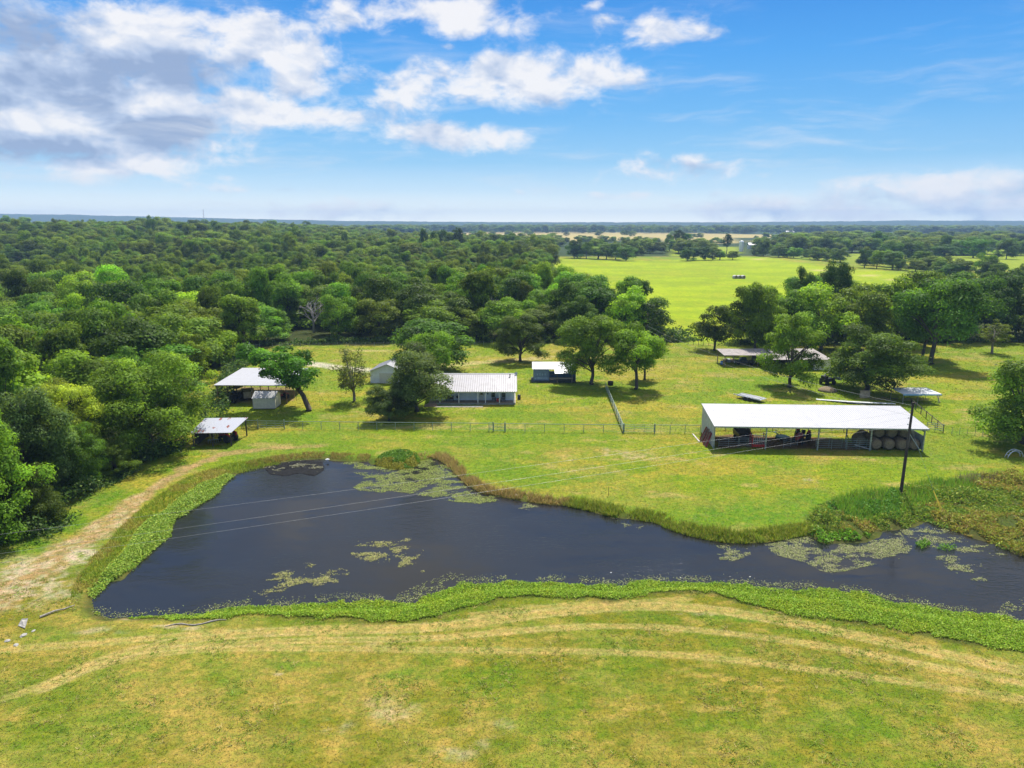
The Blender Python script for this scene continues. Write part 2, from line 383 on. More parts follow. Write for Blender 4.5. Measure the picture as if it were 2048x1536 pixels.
TRACK = smooth_line(world(track_px))
DRIVE = [smooth_line(world(q)) for q in ([(485,713),(516,715),(545,719),(590,723),(629,728),(662,733),(701,738),(748,741)],)]
TANROAD = [smooth_line(world(q)) for q in ([(748,738),(830,733),(922,727),(977,722),(1060,717),(1100,713),(1180,714),(1290,722)], [(700,700),(760,703),(850,703)], [(1505,517),(1570,528),(1640,541)], [(1700,547),(1760,553),(1815,563)], [(748,744),(900,733),(980,725),(1100,717)])]
mow_px = [([(90,1375),(200,1322),(300,1293),(450,1268),(650,1260),(850,1257),(1000,1238),(1109,1224),(1250,1213),(1344,1213),(1437,1220),(1531,1236),(1640,1256),(1800,1290),(2060,1345)], .9, .95),
 ([(0,1300),(230,1283),(450,1264)], .6, .8),
 ([(300,1300),(600,1280),(860,1278),(1000,1265),(1125,1254),(1281,1252),(1406,1261),(1531,1275),(1700,1300),(2060,1370)], .5, .9),
 ([(150,1345),(330,1300),(600,1296),(900,1300),(1100,1302),(1300,1306),(1437,1317),(1640,1340),(2060,1400)], .45, .7),
 ([(944,1230),(1100,1212),(1250,1206),(1375,1198)], .5, .7), ([(0,1400),(120,1360),(250,1310)], .5, .7)]
MOW = [(smooth_line(world(q), 1), wd, st) for (q, wd, st) in mow_px]
# dry / lush / bare spots (photo px centre, radii px, amount)
DRY = [(1270,905,140,26,.55),(1160,900,120,22,.4),(770,885,120,18,.55),(900,872,70,12,.5),(560,905,110,16,.6),(450,770,40,40,.5),(1350,640,40,30,.1),(1200,845,50,18,.3),(1080,830,60,25,.3),(1390,720,70,40,.35),(1330,740,50,30,.35),
 (1900,880,60,18,.45),(1960,790,90,25,.3),(1650,915,110,16,.4),(1600,965,30,10,.5),(1820,640,60,8,.3),(650,1310,300,40,.45),(1000,1290,500,45,.5),(1600,1310,300,36,.45),(1900,1345,220,40,.4),(760,1420,160,40,.5),(1000,1440,120,50,.35),(330,1400,150,40,.3),(1250,1400,80,40,.4),(500,1480,90,40,.3),(1350,1380,200,30,.35),(1500,700,60,10,.4),(900,905,160,10,.5),(880,1000,60,10,.0),(680,1490,80,30,.4),(1800,850,60,12,.3),(2000,850,60,14,.3)]
LUSH = [(60,1085,90,40,.9),(200,1000,100,34,.8),(310,935,100,22,.7),(130,1045,80,30,.8),(1500,1030,240,38,.9),(1620,1010,160,40,.6),(1000,905,110,36,.55),(1100,960,150,30,.35),(1170,800,90,30,.2),(520,1245,200,14,.5),(300,1270,160,24,.55),(100,1275,120,30,.6),(1480,1232,120,14,.8),(1650,1262,140,14,.7),(590,1330,60,14,.7),(810,1345,50,12,.5),(1010,1345,140,20,.25),(230,1060,40,30,.2),(1850,930,120,30,.3),(1000,1420,60,30,.3),(560,1500,80,30,.4),(1700,1450,220,60,.35),(1000,1495,60,20,.3),(1250,1340,220,18,.2),(640,835,120,12,.4),(1500,760,160,40,.25),(420,840,40,14,.5)]
BARE = [(60,1150,120,48,1.0),(150,1105,80,34,.9),(215,1055,50,22,.5),(40,1200,80,30,.7),(120,1180,60,24,.6),(585,1262,150,6,.5),(255,1230,40,6,.6),(640,1262,120,4,.4),(770,1290,60,5,.2),(200,1265,90,9,.35),(360,1252,90,7,.5),(790,1425,60,24,.35),(770,1400,60,16,.25),(660,1450,70,20,.4),(910,1510,60,20,.4),(975,1495,40,16,.3),(560,1345,24,8,.5),(1400,1225,60,5,.4),(1610,965,22,9,.8),(960,888,30,5,.4),(1270,910,60,10,.3),(655,918,20,4,.6),(1240,905,40,10,.3),(1020,1445,30,14,.3)]
def spots(X, Y, lst, px, py):
    a = np.zeros(X.shape)
    for (cx, cy_, rx, ry, st) in lst:
        a = np.maximum(a, st*(1-sstep(0.25, 1.0, np.hypot((px-cx)/rx, (py-cy_)/ry))))
    return a
BARN_O = at(1427, 897.3); BARN_E = at(1844.5, 903.5); BARN_A = math.atan2(BARN_E.y-BARN_O.y, BARN_E.x-BARN_O.x); BARN_L = (BARN_E-BARN_O).length; BARN_D = 8.4
def barn_pt(u, v): return Vector((BARN_O.x+u*math.cos(BARN_A)-v*math.sin(BARN_A), BARN_O.y+u*math.sin(BARN_A)+v*math.cos(BARN_A), 0))
BARNPOLY = [barn_pt(1.2, .8), barn_pt(BARN_L-6, .6), barn_pt(BARN_L-8, 3), barn_pt(19, 6.0), barn_pt(8, 7.2), barn_pt(1.0, 7.0)]
CARPOLY = world([(440,806),(585,800),(590,775),(470,772)])
EX, EY = np.array, None
def lerp3(c, d, t): return c*(1-t[..., None])+np.asarray(d)*t[..., None]
LAWN, LUSHC, DRYC, BAREC = (.152,.204,.009), (.080,.172,.007), (.275,.215,.050), (.40,.34,.27)
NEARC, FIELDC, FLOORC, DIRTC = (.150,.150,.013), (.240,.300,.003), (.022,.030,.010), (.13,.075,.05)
HILLC, PALEC = (.030,.050,.016), (.36,.28,.13)
far_pale = [world(q) for q in ([(850,468),(1000,463),(1400,466),(1560,470),(1560,476),(1240,474),(1000,480),(860,476)], [(1040,474),(1250,470),(1300,476),(1200,484),(1040,482)], [(1500,482),(1650,474),(1800,476),(1860,484),(1700,488),(1560,486)], [(1300,474),(1460,474),(1480,486),(1350,490)])]
far_green = [world(q) for q in ([(1700,504),(2060,498),(2300,520),(2060,540),(1900,530),(1780,524)], [(1690,508),(1800,502),(1850,506),(1780,521),(1700,520)], [(1860,510),(2040,510),(2100,530),(2048,536),(1900,525)], [(1560,478),(1620,476),(1600,484),(1560,486)], [(1340,494),(1480,494),(1480,508),(1340,512)], [(1900,500),(1990,502),(1980,518),(1900,514)])]
def gcol(X, Y):
    """ground albedo; patches of soil, dry or lush grass, darker under marsh plants and bank weeds"""
    px, py = project(X, Y)
    n1 = fbm(X*.11, Y*.11, 3, 5); n2 = fbm(X*.45, Y*.45, 8, 4); n3 = fbm(X*.03, Y*.03, 21, 3); n4 = fbm(X*1.6, Y*1.6, 40, 3, .6)
    jx, jy = (n2-.5)*90, (fbm(X*.5, Y*.5, 77, 4)-.5)*40
    near = 1-sstep(62, 74, Y)
    c = np.empty(X.shape+(3,)); c[:] = LAWN
    c = lerp3(c, NEARC, near)
    c = lerp3(c, LUSHC, np.clip(sstep(.52, .72, n1*.6+n4*.4)*.5, 0, 1))
    dry = np.clip(sstep(.44, .66, n3*.3+n1*.4+n2*.3)*(.50+.36*near)+spots(X, Y, DRY, px+jx, py+jy*.6)*sstep(.25, .6, n2*.5+n4*.5), 0, 1)
    c = lerp3(c, DRYC, dry)
    c = lerp3(c, (.255,.215,.028), (1-near)*sstep(.50, .62, fbm(X*.075, Y*.16, 131, 5, .6))*.75)
    c = lerp3(c, (.115,.185,.010), (1-near)*sstep(.52, .62, fbm(X*.06, Y*.14, 141, 5, .6))*.75)
    c = lerp3(c, (.30,.235,.085), (1-near)*sstep(.60, .70, fbm(X*.16, Y*.3, 151, 5, .65))*.6)
    # fine tan streaks of cut grass in the near pasture
    c = lerp3(c, DRYC, near*sstep(.50, .70, fbm(X*.45, Y*.9, 5, 5, .65))*.85)
    c = lerp3(c, LUSHC, np.clip(near*sstep(.44, .66, fbm(X*.20+n2*.9, Y*.28+n4*.5, 55, 5, .65))*.42, 0, 1))
    c = lerp3(c, LUSHC, spots(X, Y, LUSH, px+jx*.6, py+jy*.5)*(.55+.45*sstep(.3, .6, n4)))
    # hay field and the fields beyond
    fd = 1-sstep(-1.5, 1.5, sdist(X, Y, FIELD)+(n2-.5)*6)
    fc = lerp3(np.broadcast_to(np.array(FIELDC), c.shape).copy(), (.205,.225,.013), sstep(.42, .62, n1*.5+n3*.5)*.6)
    fc = lerp3(fc, (.145,.21,.006), sstep(.48, .62, fbm(X*.03, Y*.10, 91, 5, .6))*.55)
    c = c*(1-fd[..., None])+fc*fd[..., None]
    far = sstep(720, 760, Y)
    c = lerp3(c, HILLC, far)
    for q in far_green: c = lerp3(c, (.19,.235,.014), (1-sstep(-4, 4, sdist(X, Y, q)))*np.ones(X.shape))
    for q in far_pale: c = lerp3(c, PALEC, (1-sstep(-12, 12, sdist(X, Y, q)))*.95)
    # forest floor
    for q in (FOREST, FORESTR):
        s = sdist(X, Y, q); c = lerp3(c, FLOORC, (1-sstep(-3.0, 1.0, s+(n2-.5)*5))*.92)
    # worn track on the left bank: dry grass, bare pale soil in its wheel-worn middle
    td = seg_dist(X, Y, TRACK); tw = 1.2+1.25*(1-sstep(58, 92, Y))
    tk = 1-sstep(tw*.45, tw*1.25, td+(n2-.5)*2.6)
    c = lerp3(c, (.29,.195,.095), tk*(.72+.34*n2)*(1-.65*sstep(96, 110, Y)))
    bare = spots(X, Y, BARE, px+jx*.7, py+jy*.6)
    c = lerp3(c, BAREC, np.clip(bare*sstep(.38, .62, n4*.6+n2*.4)*1.1, 0, 1))
    c = lerp3(c, (.40,.31,.20), tk*sstep(.48, .66, n4)*.7*(1-sstep(75, 100, Y)))
    # tan mowing lines
    for (pl, wd, st) in MOW:
        d = seg_dist(X, Y, pl)
        c = lerp3(c, (.33,.255,.085), st*.9*(1-sstep(wd*.35, wd*1.1, d+(n2-.5)*.9)))
        c = lerp3(c, (.40,.32,.15), st*.5*(1-sstep(.05, .20, np.abs(d-wd*.62+(n4-.5)*.25)))*sstep(.30, .5, n2))
    for pl in DRIVE:
        d = seg_dist(X, Y, pl); c = lerp3(c, (.42,.38,.33), 1-sstep(1.5, 2.6, d+(n2-.5)*1.4))
    for pl in TANROAD:
        d = seg_dist(X, Y, pl); c = lerp3(c, (.42,.33,.17), .75*(1-sstep(.5, 1.3, d+(n2-.5)*1.2)))
    c = lerp3(c, DIRTC, (1-sstep(-.5, .8, sdist(X, Y, BARNPOLY)+(n2-.5)*2.5))*.95)
    c = lerp3(c, (.20,.13,.08), (1-sstep(-.8, .8, sdist(X, Y, CARPOLY)+(n2-.5)*2))*.8)
    for q, cl_ in ((MARSH, (.045,.055,.014)), (NEARBAND, (.05,.062,.014))):  # darker ground under the marsh plants and near-bank weeds
        c = lerp3(c, cl_, (1-sstep(-1.0, .3, sdist(X, Y, q)+(n2-.5)*2.0))*.85)
    # pond bed and banks
    s = sdist(X, Y, SHORE)
    bank = (1-sstep(.1, 1.5, s+(n2-.5)*1.2))
    c = lerp3(c, (.055,.055,.018), bank*.85)
    c = lerp3(c, (.012,.012,.010), 1-sstep(-.6, .05, s))
    return np.clip(c, 0, 1)
def ridge(X, Y):
    a = np.arctan2(X, np.maximum(Y, 1)); pxs = 1024+1456*np.tan(a)
    H = np.interp(pxs, [-4000,-800,0,150,300,500,700,1000,1450,1650,1800,2048,3000,6000], [70,90,104,98,84,64,46,36,36,42,50,48,60,50])
    return H
def gz(X, Y, s):
    z = np.where(s > 0, ZW*(1-sstep(0.0, 1.5, s)), ZW-0.9*sstep(0, 3.5, -s))
    far = sstep(3900, 6400, Y)
    z = z+far*(ridge(X, Y)*(0.94+.12*fbm(X*.004, Y*.004, 14, 3))+9*sstep(.3, .8, vnoise(X*.045, Y*.02, 5)))
    z = z+17*sstep(380, 900, Y)*sstep(60, 480, -X)*(1-sstep(1300, 2200, Y))
    z = z+sstep(230, 400, Y)*(1-far)*(fbm(X*.006, Y*.006, 12, 3)-.5)*2.0
    return z
def axis(lo, hi, mid, step, grow, lim):
    out = [mid[0]]
    while out[-1] < mid[1]: out.append(out[-1]+step)
    st = step; a = [out[-1]]
    while a[-1] < hi: st = min(st*grow, lim); a.append(a[-1]+st)
    st = step; b = [out[0]]
    while b[-1] > lo: st = min(st*grow, lim); b.append(b[-1]-st)
    return np.array(b[:0:-1]+out+a[1:])
xs = axis(-7000, 7000, (-66, 72), 0.32, 1.07, 60)
ys = np.concatenate([np.arange(-60, 30, 3.0), np.arange(30, 64, .2), axis(64, 7000, (64, 134), 0.40, 1.035, 60)])
GX, GY = np.meshgrid(xs, ys); SD = sdist(GX, GY, SHORE)
GZ = gz(GX, GY, SD)
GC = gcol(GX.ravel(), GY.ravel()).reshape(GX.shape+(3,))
nx, ny = len(xs), len(ys)
idx = np.arange(nx*ny).reshape(ny, nx)
quads = np.stack([idx[:-1, :-1], idx[:-1, 1:], idx[1:, 1:], idx[1:, :-1]], -1).reshape(-1, 4)
gm = bpy.data.materials.new("ground_soil_and_grass"); gm.use_nodes = True; t = NT(gm.node_tree); b = gm.node_tree.nodes['Principled BSDF']
gp = t.n('ShaderNodeNewGeometry').outputs['Position']
ca = t.n('ShaderNodeAttribute', attribute_name='Col').outputs['Color']
gn1 = t.noise(gp, 2.2, 7.0, 0.72); gn2 = t.noise(t.v('MULTIPLY', gp, (1, .6, 1)), .35, 5.0, 0.6)
gcm = t.mix(1.0, ca, t.ramp(t.rng(gn1, .30, .70, 0, 1, False), [(0, (.66,.72,.6)), (.45, (.96,.97,.9)), (1, (1.34,1.27,1.2))]), 'MULTIPLY')
gn3 = t.noise(t.v('MULTIPLY', gp, (.8, 1.25, 1)), 1.15, 6.0, 0.68, 0.4)
gcm = t.mix(1.0, gcm, t.ramp(t.rng(gn3, .34, .66, 0, 1, False), [(0, (.66,.86,.6)), (.4, (.88,.97,.8)), (.62, (1.08,1.02,1.0)), (1, (1.22,1.09,1.2))]), 'MULTIPLY')
gcm = t.mix(1.0, gcm, t.ramp(t.rng(gn2, .3, .7, 0, 1, False), [(0, (.80,.88,.75)), (1, (1.18,1.10,1.1))]), 'MULTIPLY')
t.link(gcm, b.inputs['Base Color']); b.inputs['Roughness'].default_value = 0.95; b.inputs['Specular IOR Level'].default_value = 0.1
bp = t.n('ShaderNodeBump'); bp.inputs['Strength'].default_value = 0.7; bp.inputs['Distance'].default_value = 0.22
t.link(t.noise(gp, 3.2, 6.0, 0.7), bp.inputs['Height']); t.link(bp.outputs[0], b.inputs['Normal'])
# the ground is one sheet, cut along its kinds of surface
fcx, fcy = GX.ravel()[quads].mean(1), GY.ravel()[quads].mean(1)
zone = np.zeros(len(quads), int)
zone[(seg_dist(fcx, fcy, TRACK) < 1.4+1.3*(1-sstep(58, 92, fcy)))] = 1
zone[seg_dist(fcx, fcy, DRIVE[0]) < 2.3] = 2
zone[(sdist(fcx, fcy, FIELD) < 0)] = 3
zone[fcy > 4200] = 4
zone[(sdist(fcx, fcy, SHORE) < -0.2)] = 5
for k, nm in enumerate(("lawn", "dirt_track", "gravel_road", "hay_field", "hills", "pond_bed")):
    q = quads[zone == k]
    if not len(q): continue
    u, inv = np.unique(q, return_inverse=True)
    V = np.stack([GX.ravel()[u], GY.ravel()[u], GZ.ravel()[u]], 1)
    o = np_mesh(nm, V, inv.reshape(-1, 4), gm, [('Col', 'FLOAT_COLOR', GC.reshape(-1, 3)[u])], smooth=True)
    o["kind"] = "structure"
# water sheet
q = quads[(SD.ravel()[quads].min(1) < 0.5)]
u, inv = np.unique(q, return_inverse=True)
wm = bpy.data.materials.new("pond_water"); wm.use_nodes = True; t = NT(wm.node_tree); b = wm.node_tree.nodes['Principled BSDF']
b.inputs['Base Color'].default_value = (.013, .0135, .0135, 1); b.inputs['Roughness'].default_value = 0.08; b.inputs['IOR'].default_value = 1.33
gp = t.n('ShaderNodeNewGeometry').outputs['Position']
rough = t.rng(t.noise(t.v('MULTIPLY', gp, (.7, 1.3, 1)), .07, 4.0, .6), .40, .60, .06, .72)
wv1 = t.noise(t.v('MULTIPLY', gp, (1.0, 2.0, 1)), 1.5, 4.0, .6, .6)
wv2 = t.noise(t.v('MULTIPLY', gp, (.35, .5, 1)), .8, 2.0)
hgt = t.m('ADD', t.m('MULTIPLY', wv1, rough), t.m('MULTIPLY', wv2, t.m('MULTIPLY', rough, .7)))
bp = t.n('ShaderNodeBump'); bp.inputs['Strength'].default_value = .65; bp.inputs['Distance'].default_value = .12
t.link(hgt, bp.inputs['Height']); t.link(bp.outputs[0], b.inputs['Normal'])
o = np_mesh("pond_water", np.stack([GX.ravel()[u], GY.ravel()[u], np.full(len(u), ZW)], 1), inv.reshape(-1, 4), wm)
o["kind"] = "structure"
# ------------------------------------------------------------------ buildings
M_ROOFH = mat("house_roof_metal", (.235,.225,.235), .45, 0.1, .10, .8)
M_ROOFW = mat("white_painted_metal", (.385,.38,.39), .38, 0.0, .06, .8)
M_ROOFG = mat("galvanised_roof", (.33,.33,.33), .42, 0.3, .15, .9)
M_TANROOF = mat("weathered_brown_roof", (.23,.20,.185), .7, 0, .2, 1.2)
M_GREYMETAL = mat("grey_wall_metal", (.42,.45,.46), .5, .1, .12, 1.5)
M_STEEL = mat("weathered_steel_pipe", (.30,.33,.31), .5, .4, .3, 4)
M_GREENSTEEL = mat("grey_green_pipe", (.24,.30,.26), .5, .3, .25, 4)
M_SIDING = mat("pale_blue_grey_siding", (.60,.64,.70), .65, 0, .08, 1.5)
M_BLUESIDE = mat("blue_grey_siding", (.13,.19,.27), .65, 0, .15, 2)
M_WHITE = mat("white_trim", (.50,.50,.49), .5, 0, .06, 3)
M_CREAM = mat("cream_siding", (.62,.58,.48), .65, 0, .1, 2)
M_WOOD = mat("weathered_wood", (.23,.18,.13), .85, 0, .35, 6, .3, stretch=(1, 1, .2))
M_DARKWOOD = mat("dark_pole_wood", (.055,.042,.034), .9, 0, .4, 5, .3, stretch=(1, 1, .15))
M_CONC = mat("concrete", (.45,.42,.37), .9, 0, .2, 2)
M_GLASS = mat("dark_window_glass", (.02,.03,.035), .08, 0, .1, 1)
M_BLACK = mat("black_paint", (.012,.013,.014), .45, 0, .2, 3)
M_RUBBER = mat("tyre_rubber", (.018,.018,.018), .8, 0, .3, 5)
M_RED = mat("faded_red_paint", (.42,.025,.02), .45, 0, .3, 3)
M_DKRED = mat("dark_red_paint", (.22,.018,.022), .5, 0, .3, 3)
M_BLUE = mat("blue_plastic", (.05,.20,.55), .45, 0, .2, 3)
M_NAVY = mat("navy_car_paint", (.012,.02,.05), .25, 0, .2, 2)
M_TEAL = mat("teal_paint", (.03,.16,.15), .5, 0, .3, 3)
M_HAY = mat("round_bale_hay", (.19,.14,.08), .95, 0, .4, 9, .6)
M_HAYEND = mat("bale_end", (.22,.165,.095), .95, 0, .35, 12, .5)
M_TAN = mat("tan_paint", (.42,.34,.24), .6, 0, .2, 3)
M_BROWNTARP = mat("dark_brown_tarp", (.05,.035,.028), .8, 0, .3, 4)
M_BRICK = mat("tan_brick", (.35,.24,.17), .9, 0, .3, 12)
M_YELLOW = mat("yellow_guard", (.75,.55,.04), .5, 0, .1, 3)
M_BRIGHTSTEEL = mat("bright_roofing_sheet", (.55,.56,.58), .4, .1, .2, 1.5)
M_WIRE = mat("power_wire", (.30,.30,.30), .5, .2, .1, 1)
M_BLUEROOF = mat("pale_blue_roof", (.52,.54,.56), .4, .1, .12, 1)
M_BLUETRIM = mat("blue_trim", (.16,.35,.60), .5, 0, .1, 2)
# rusty patched roof
m = bpy.data.materials.new("rusty_patched_roof"); m.use_nodes = True; t = NT(m.node_tree); b = m.node_tree.nodes['Principled BSDF']
oc = t.n('ShaderNodeTexCoord').outputs['Object']
st = t.noise(t.v('MULTIPLY', oc, (1.3, .35, 1)), 1.1, 3.0)
t.link(t.mix(t.rng(st, .61, .65, 0, 1), (.31,.32,.36,1), (.17,.045,.025,1)), b.inputs['Base Color']); b.inputs['Roughness'].default_value = .55; b.inputs['Metallic'].default_value = .15
M_RUST = m

def local(o, x, y, z):
    c, s = math.cos(o.rotation_euler.z), math.sin(o.rotation_euler.z)
    return Vector((o.location.x+x*c-y*s, o.location.y+x*s+y*c, o.location.z+z))

# ---- the long open pole barn
L, D = BARN_L, BARN_D
barn = empty('pole_barn', BARN_O, BARN_A, 'long open pole barn with a white metal roof over hay bales and cattle gear', 'barn')
zf, zb = 3.72, 4.72
def barn_z(y): return zf+(zb-zf)*y/D
MB().rib_sheet((-.25, -.55, barn_z(-.55)), (L+.35, -.55, barn_z(-.55)), (L+.35, D+.35, barn_z(D+.35)), (-.25, D+.35, barn_z(D+.35)), 100, .03, .03, .22).build('roof', M_ROOFW, barn)
MB().box(-.25, -.60, barn_z(-.55)-.20, L+.35, -.57, barn_z(-.55)+.02).build('eave_trim', M_STEEL, barn)
def side(x, gap):
    b = MB(); n = 28
    for i in range(n):
        y0, y1 = D*i/n, D*(i+1)/n-.004; o = .03 if i % 3 == 0 else 0
        b.box(x-.02-o, y0, .15, x+.02, y1, (barn_z(y0)-.12) if not gap else 2.35)
    if gap: b.slab([(x, 0, 2.95), (x, D, 2.95), (x, D, zb-.15), (x, 0, zf-.12)], .04, (1, 0, 0))
    return b
side(-.06, False).build('side_wall', M_GREYMETAL, barn)
side(L+.06, True).build('side_wall', M_GREYMETAL, barn)
for i in range(5):
    x = L*i/4
    MB().box(x-.09, -.09, 0, x+.09, .09, zf-.05).build('post', M_STEEL, barn)
    MB().box(x-.09 if i < 4 else x-.09, D-.18, 0, x+.09, D, zb-.12).build('post', M_STEEL, barn)
    MB().beam((x, -.4, barn_z(-.4)-.14), (x, D+.2, barn_z(D+.2)-.14), .12, .2).build('rafter', M_STEEL, barn)
for i in range(3): MB().box(L*(.19+.25*i)-.06, 4.1, 0, L*(.19+.25*i)+.06, 4.22, barn_z(4.1)-.1).build('post', M_STEEL, barn)
MB().beam((0.1, .0, zf-.25), (L-.1, 0, zf-.25), .06, .18).build('purlin', M_STEEL, barn)
MB().beam((L-.35, .2, .3), (L-2.6, .2, zf-.3), .09).build('brace', M_GREYMETAL, barn)
def panel(name, w, h, rails, m, posts=3, r=.03):
    b = MB()
    for i in range(rails): z = .25+(h-.3)*i/(rails-1); b.tube([(0, 0, z), (w, 0, z)], r, 6)
    for i in range(posts): x = w*i/(posts-1); b.tube([(x, 0, 0), (x, 0, h)], r*1.15, 6)
    return b.build(name, m)
def put(o, p, rz=0.0, rx=0.0):
    o.location = p; o.rotation_euler = (rx, 0, rz); return o
# cattle panels in and around the barn
pl = [(1.0, 1.0, 2.9, 0.02, M_STEEL, "dark steel livestock panel behind the barn's front-left post"), (4.0, .95, 2.7, -.02, M_STEEL, 'dark steel livestock panel left of the red cattle chute'),
      (15.4, .55, 4.3, .0, M_GREENSTEEL, 'grey-green livestock panel on the barn front left of the middle'), (19.8, .5, 3.6, .0, M_GREENSTEEL, 'grey-green livestock panel next to the stacked bales'),
      (15.6, 1.5, 3.9, .02, M_GREENSTEEL, 'grey-green livestock panel standing behind another on the barn front'), (20.0, 1.4, 3.0, -.04, M_GREENSTEEL, 'second-row livestock panel nearest the round bales'),
      (10.6, .9, 2.9, .5, M_STEEL, 'dark livestock panel swung open right of the red chute')]
for (u, v, wd, a, mm, lb) in pl:
    tag(put(panel('livestock_panel', wd, 1.5, 5, mm, 3, .025), barn_pt(u, v), BARN_A+a), lb, 'cattle panel', 'cattle panels under the long barn')
# fence panels along the back of the barn
for i in range(8):
    tag(put(panel('back_panel', 3.7, 1.6, 6, M_TAN, 3), barn_pt(.4+3.8*i, D+1.6), BARN_A), f'tan rail panel along the open back of the barn, {("first","second","third","fourth","fifth","sixth","seventh","last")[i]} from its left wall', 'fence panel', 'tan panels along the barn back')
# round bales
def bale():
    o = empty('round_bale')
    MB().lathe([(.80, -.78), (.86, -.70), (.88, -.3), (.87, .3), (.86, .70), (.80, .78)], n=28, axis='y').build('bale_wrap', M_HAY, o, True)
    b = MB(); b.lathe([(.79, -.80), (.55, -.815), (.3, -.80), (.05, -.82)], n=24, axis='y'); b.build('bale_face', M_HAYEND, o, True)
    return o
b0 = bale(); spots_b = []
for r, (v, zz, us, nm) in enumerate([(1.2, .86, (24.0, 25.9, 27.8, 29.6), 'front bottom row'), (3.1, .86, (22.6, 24.4, 26.3, 28.2, 29.6), 'bottom row behind the front bales'),
                                     (2.6, 2.30, (24.9, 26.8, 28.7), 'upper row resting on the front bales'), (4.9, .86, (24.0, 26.0, 28.0), 'rear bottom row'), (4.5, 2.3, (25.6, 27.5), 'upper row at the back')]):
    for k, u in enumerate(us):
        o = b0 if not spots_b else copy_tree(b0); spots_b.append(o)
        o.location = barn_pt(u, v)+Vector((0, 0, zz)); o.rotation_euler = (0, random.Random(k*7+r).uniform(-.6, .6), BARN_A+.06)
        tag(o, f'round hay bale in the {nm}, {("leftmost","second from the left","third from the left","fourth from the left","rightmost")[k]}', 'hay bale', 'round hay bales under the barn')
# generic tractor
def wheel(o, x, y, r, wd, rimm, nm='wheel'):
    k = MB().lathe([(r*.62, -wd/2), (r*.93, -wd/2), (r, -wd*.3), (r, wd*.3), (r*.93, wd/2), (r*.62, wd/2)], (0, 0, 0), 20, 'x')
    e = bpy.data.objects.new(nm, None); col.objects.link(e); e.parent = o; e.location = (x, y, r)
    for j in range(14):
        a = 2*PI*j/14; c = Vector((0, math.cos(a)*r, math.sin(a)*r)); k.beam(c+Vector((-wd/2, 0, 0)), c+Vector((wd/2, 0, 0)), .06*r/.6, .07*r/.6, up=c)
    k.build('tyre', M_RUBBER, e, False)
    MB().lathe([(r*.1, -wd*.35), (r*.6, -wd*.2), (r*.63, 0), (r*.6, wd*.2), (r*.1, wd*.35)], n=16, axis='x').build('rim', rimm, e, True)
def tractor(name, loc, rz, paint, s=1.0, canopy=None, rimm=None):
    o = empty(name, loc, rz); o.scale = (s, s, s); rimm = rimm or M_CREAM
    for sx in (-1, 1):
        wheel(o, sx*.78, -.6, .70, .40, rimm); wheel(o, sx*.62, 1.35, .40, .24, rimm)
        MB().tube([(sx*.55, -1.2, 1.0), (sx*.78, -1.05, 1.42), (sx*.8, -.6, 1.52), (sx*.78, -.1, 1.40)], [.05, .16, .18, .1], 8).build('fender', paint, o, True)
    MB().box(-.30, .25, .80, .30, 1.85, 1.35).box(-.24, 1.78, .62, .24, 1.95, 1.28).build('hood', paint, o, bevel=.06)
    MB().box(-.22, -1.1, .45, .22, 1.7, .80).box(-.55, -.68, .62, .55, -.52, .80).box(-.5, 1.3, .34, .5, 1.42, .46).build('chassis', M_BLACK, o)
    MB().box(-.26, -.85, 1.0, .26, -.35, 1.12).box(-.26, -.92, 1.1, .26, -.82, 1.5).build('seat', M_BLACK, o, bevel=.03)
    MB().tube([(0, .2, 1.1), (0, -.05, 1.5)], .025, 6).lathe([(.17, 1.5), (.2, 1.52), (.17, 1.54)], (0, -.07, 0), 14).build('steering_wheel', M_BLACK, o)
    MB().tube([(.2, 1.2, 1.3), (.2, 1.2, 2.0)], .035, 8).build('exhaust', M_BLACK, o)
    if canopy:
        MB().box(-.8, -1.15, 2.32, .8, .5, 2.40).build('canopy', canopy, o, bevel=.03)
        for sx in (-1, 1): MB().tube([(sx*.6, -1.0, 1.0), (sx*.6, -.95, 2.33)], .035, 6).build('canopy_post', M_BLACK, o)
    return o
tag(tractor('tractor', barn_pt(14.4, 4.4), BARN_A+2.5, M_RED, 1.1, M_CREAM), 'red farm tractor with cream canopy in the middle of the long barn', 'tractor')
# teal mower deck
o = empty('brush_mower', barn_pt(11.8, 5.3), BARN_A+.4, 'teal brush mower parked beside the red tractor under the barn', 'mower')
MB().slab([(-.9, -.7, .55), (.9, -.7, .55), (.9, .5, .55), (.5, .9, .55), (-.5, .9, .55), (-.9, .5, .55)], .3).build('deck', M_TEAL, o)
MB().beam((0, .9, .6), (0, 2.0, .7), .12).beam((-.4, .7, .55), (0, 1.7, 1.2), .06).beam((.4, .7, .55), (0, 1.7, 1.2), .06).build('hitch_frame', M_TEAL, o)
MB().lathe([(.22, -.08), (.25, 0), (.22, .08)], (0, -1.1, .25), 14, 'x').build('tail_wheel', M_RUBBER, o)
# stock trailer under a tarp
o = empty('stock_trailer', barn_pt(5.4, 4.6), BARN_A, 'dark brown stock trailer with a sloping tarp under the left of the barn', 'trailer')
MB().slab([(-1.0, -1.9, 1.55), (1.0, -1.9, 1.55), (.85, 1.9, 2.55), (-1.2, 1.9, 2.55)], .06).build('tarp', M_BROWNTARP, o)
MB().box(-.95, -1.85, .55, .95, 1.85, .68).box(-.95, -1.85, .68, -.9, 1.85, 1.45).box(.9, -1.85, .68, .95, 1.85, 1.45).box(-.9, 1.8, .68, .9, 1.85, 2.3).build('body', M_BLACK, o)
for sx in (-1, 1):
    for yy in (-.45, .45): wheel(o, sx*1.05, yy, .36, .22, M_GREYMETAL)
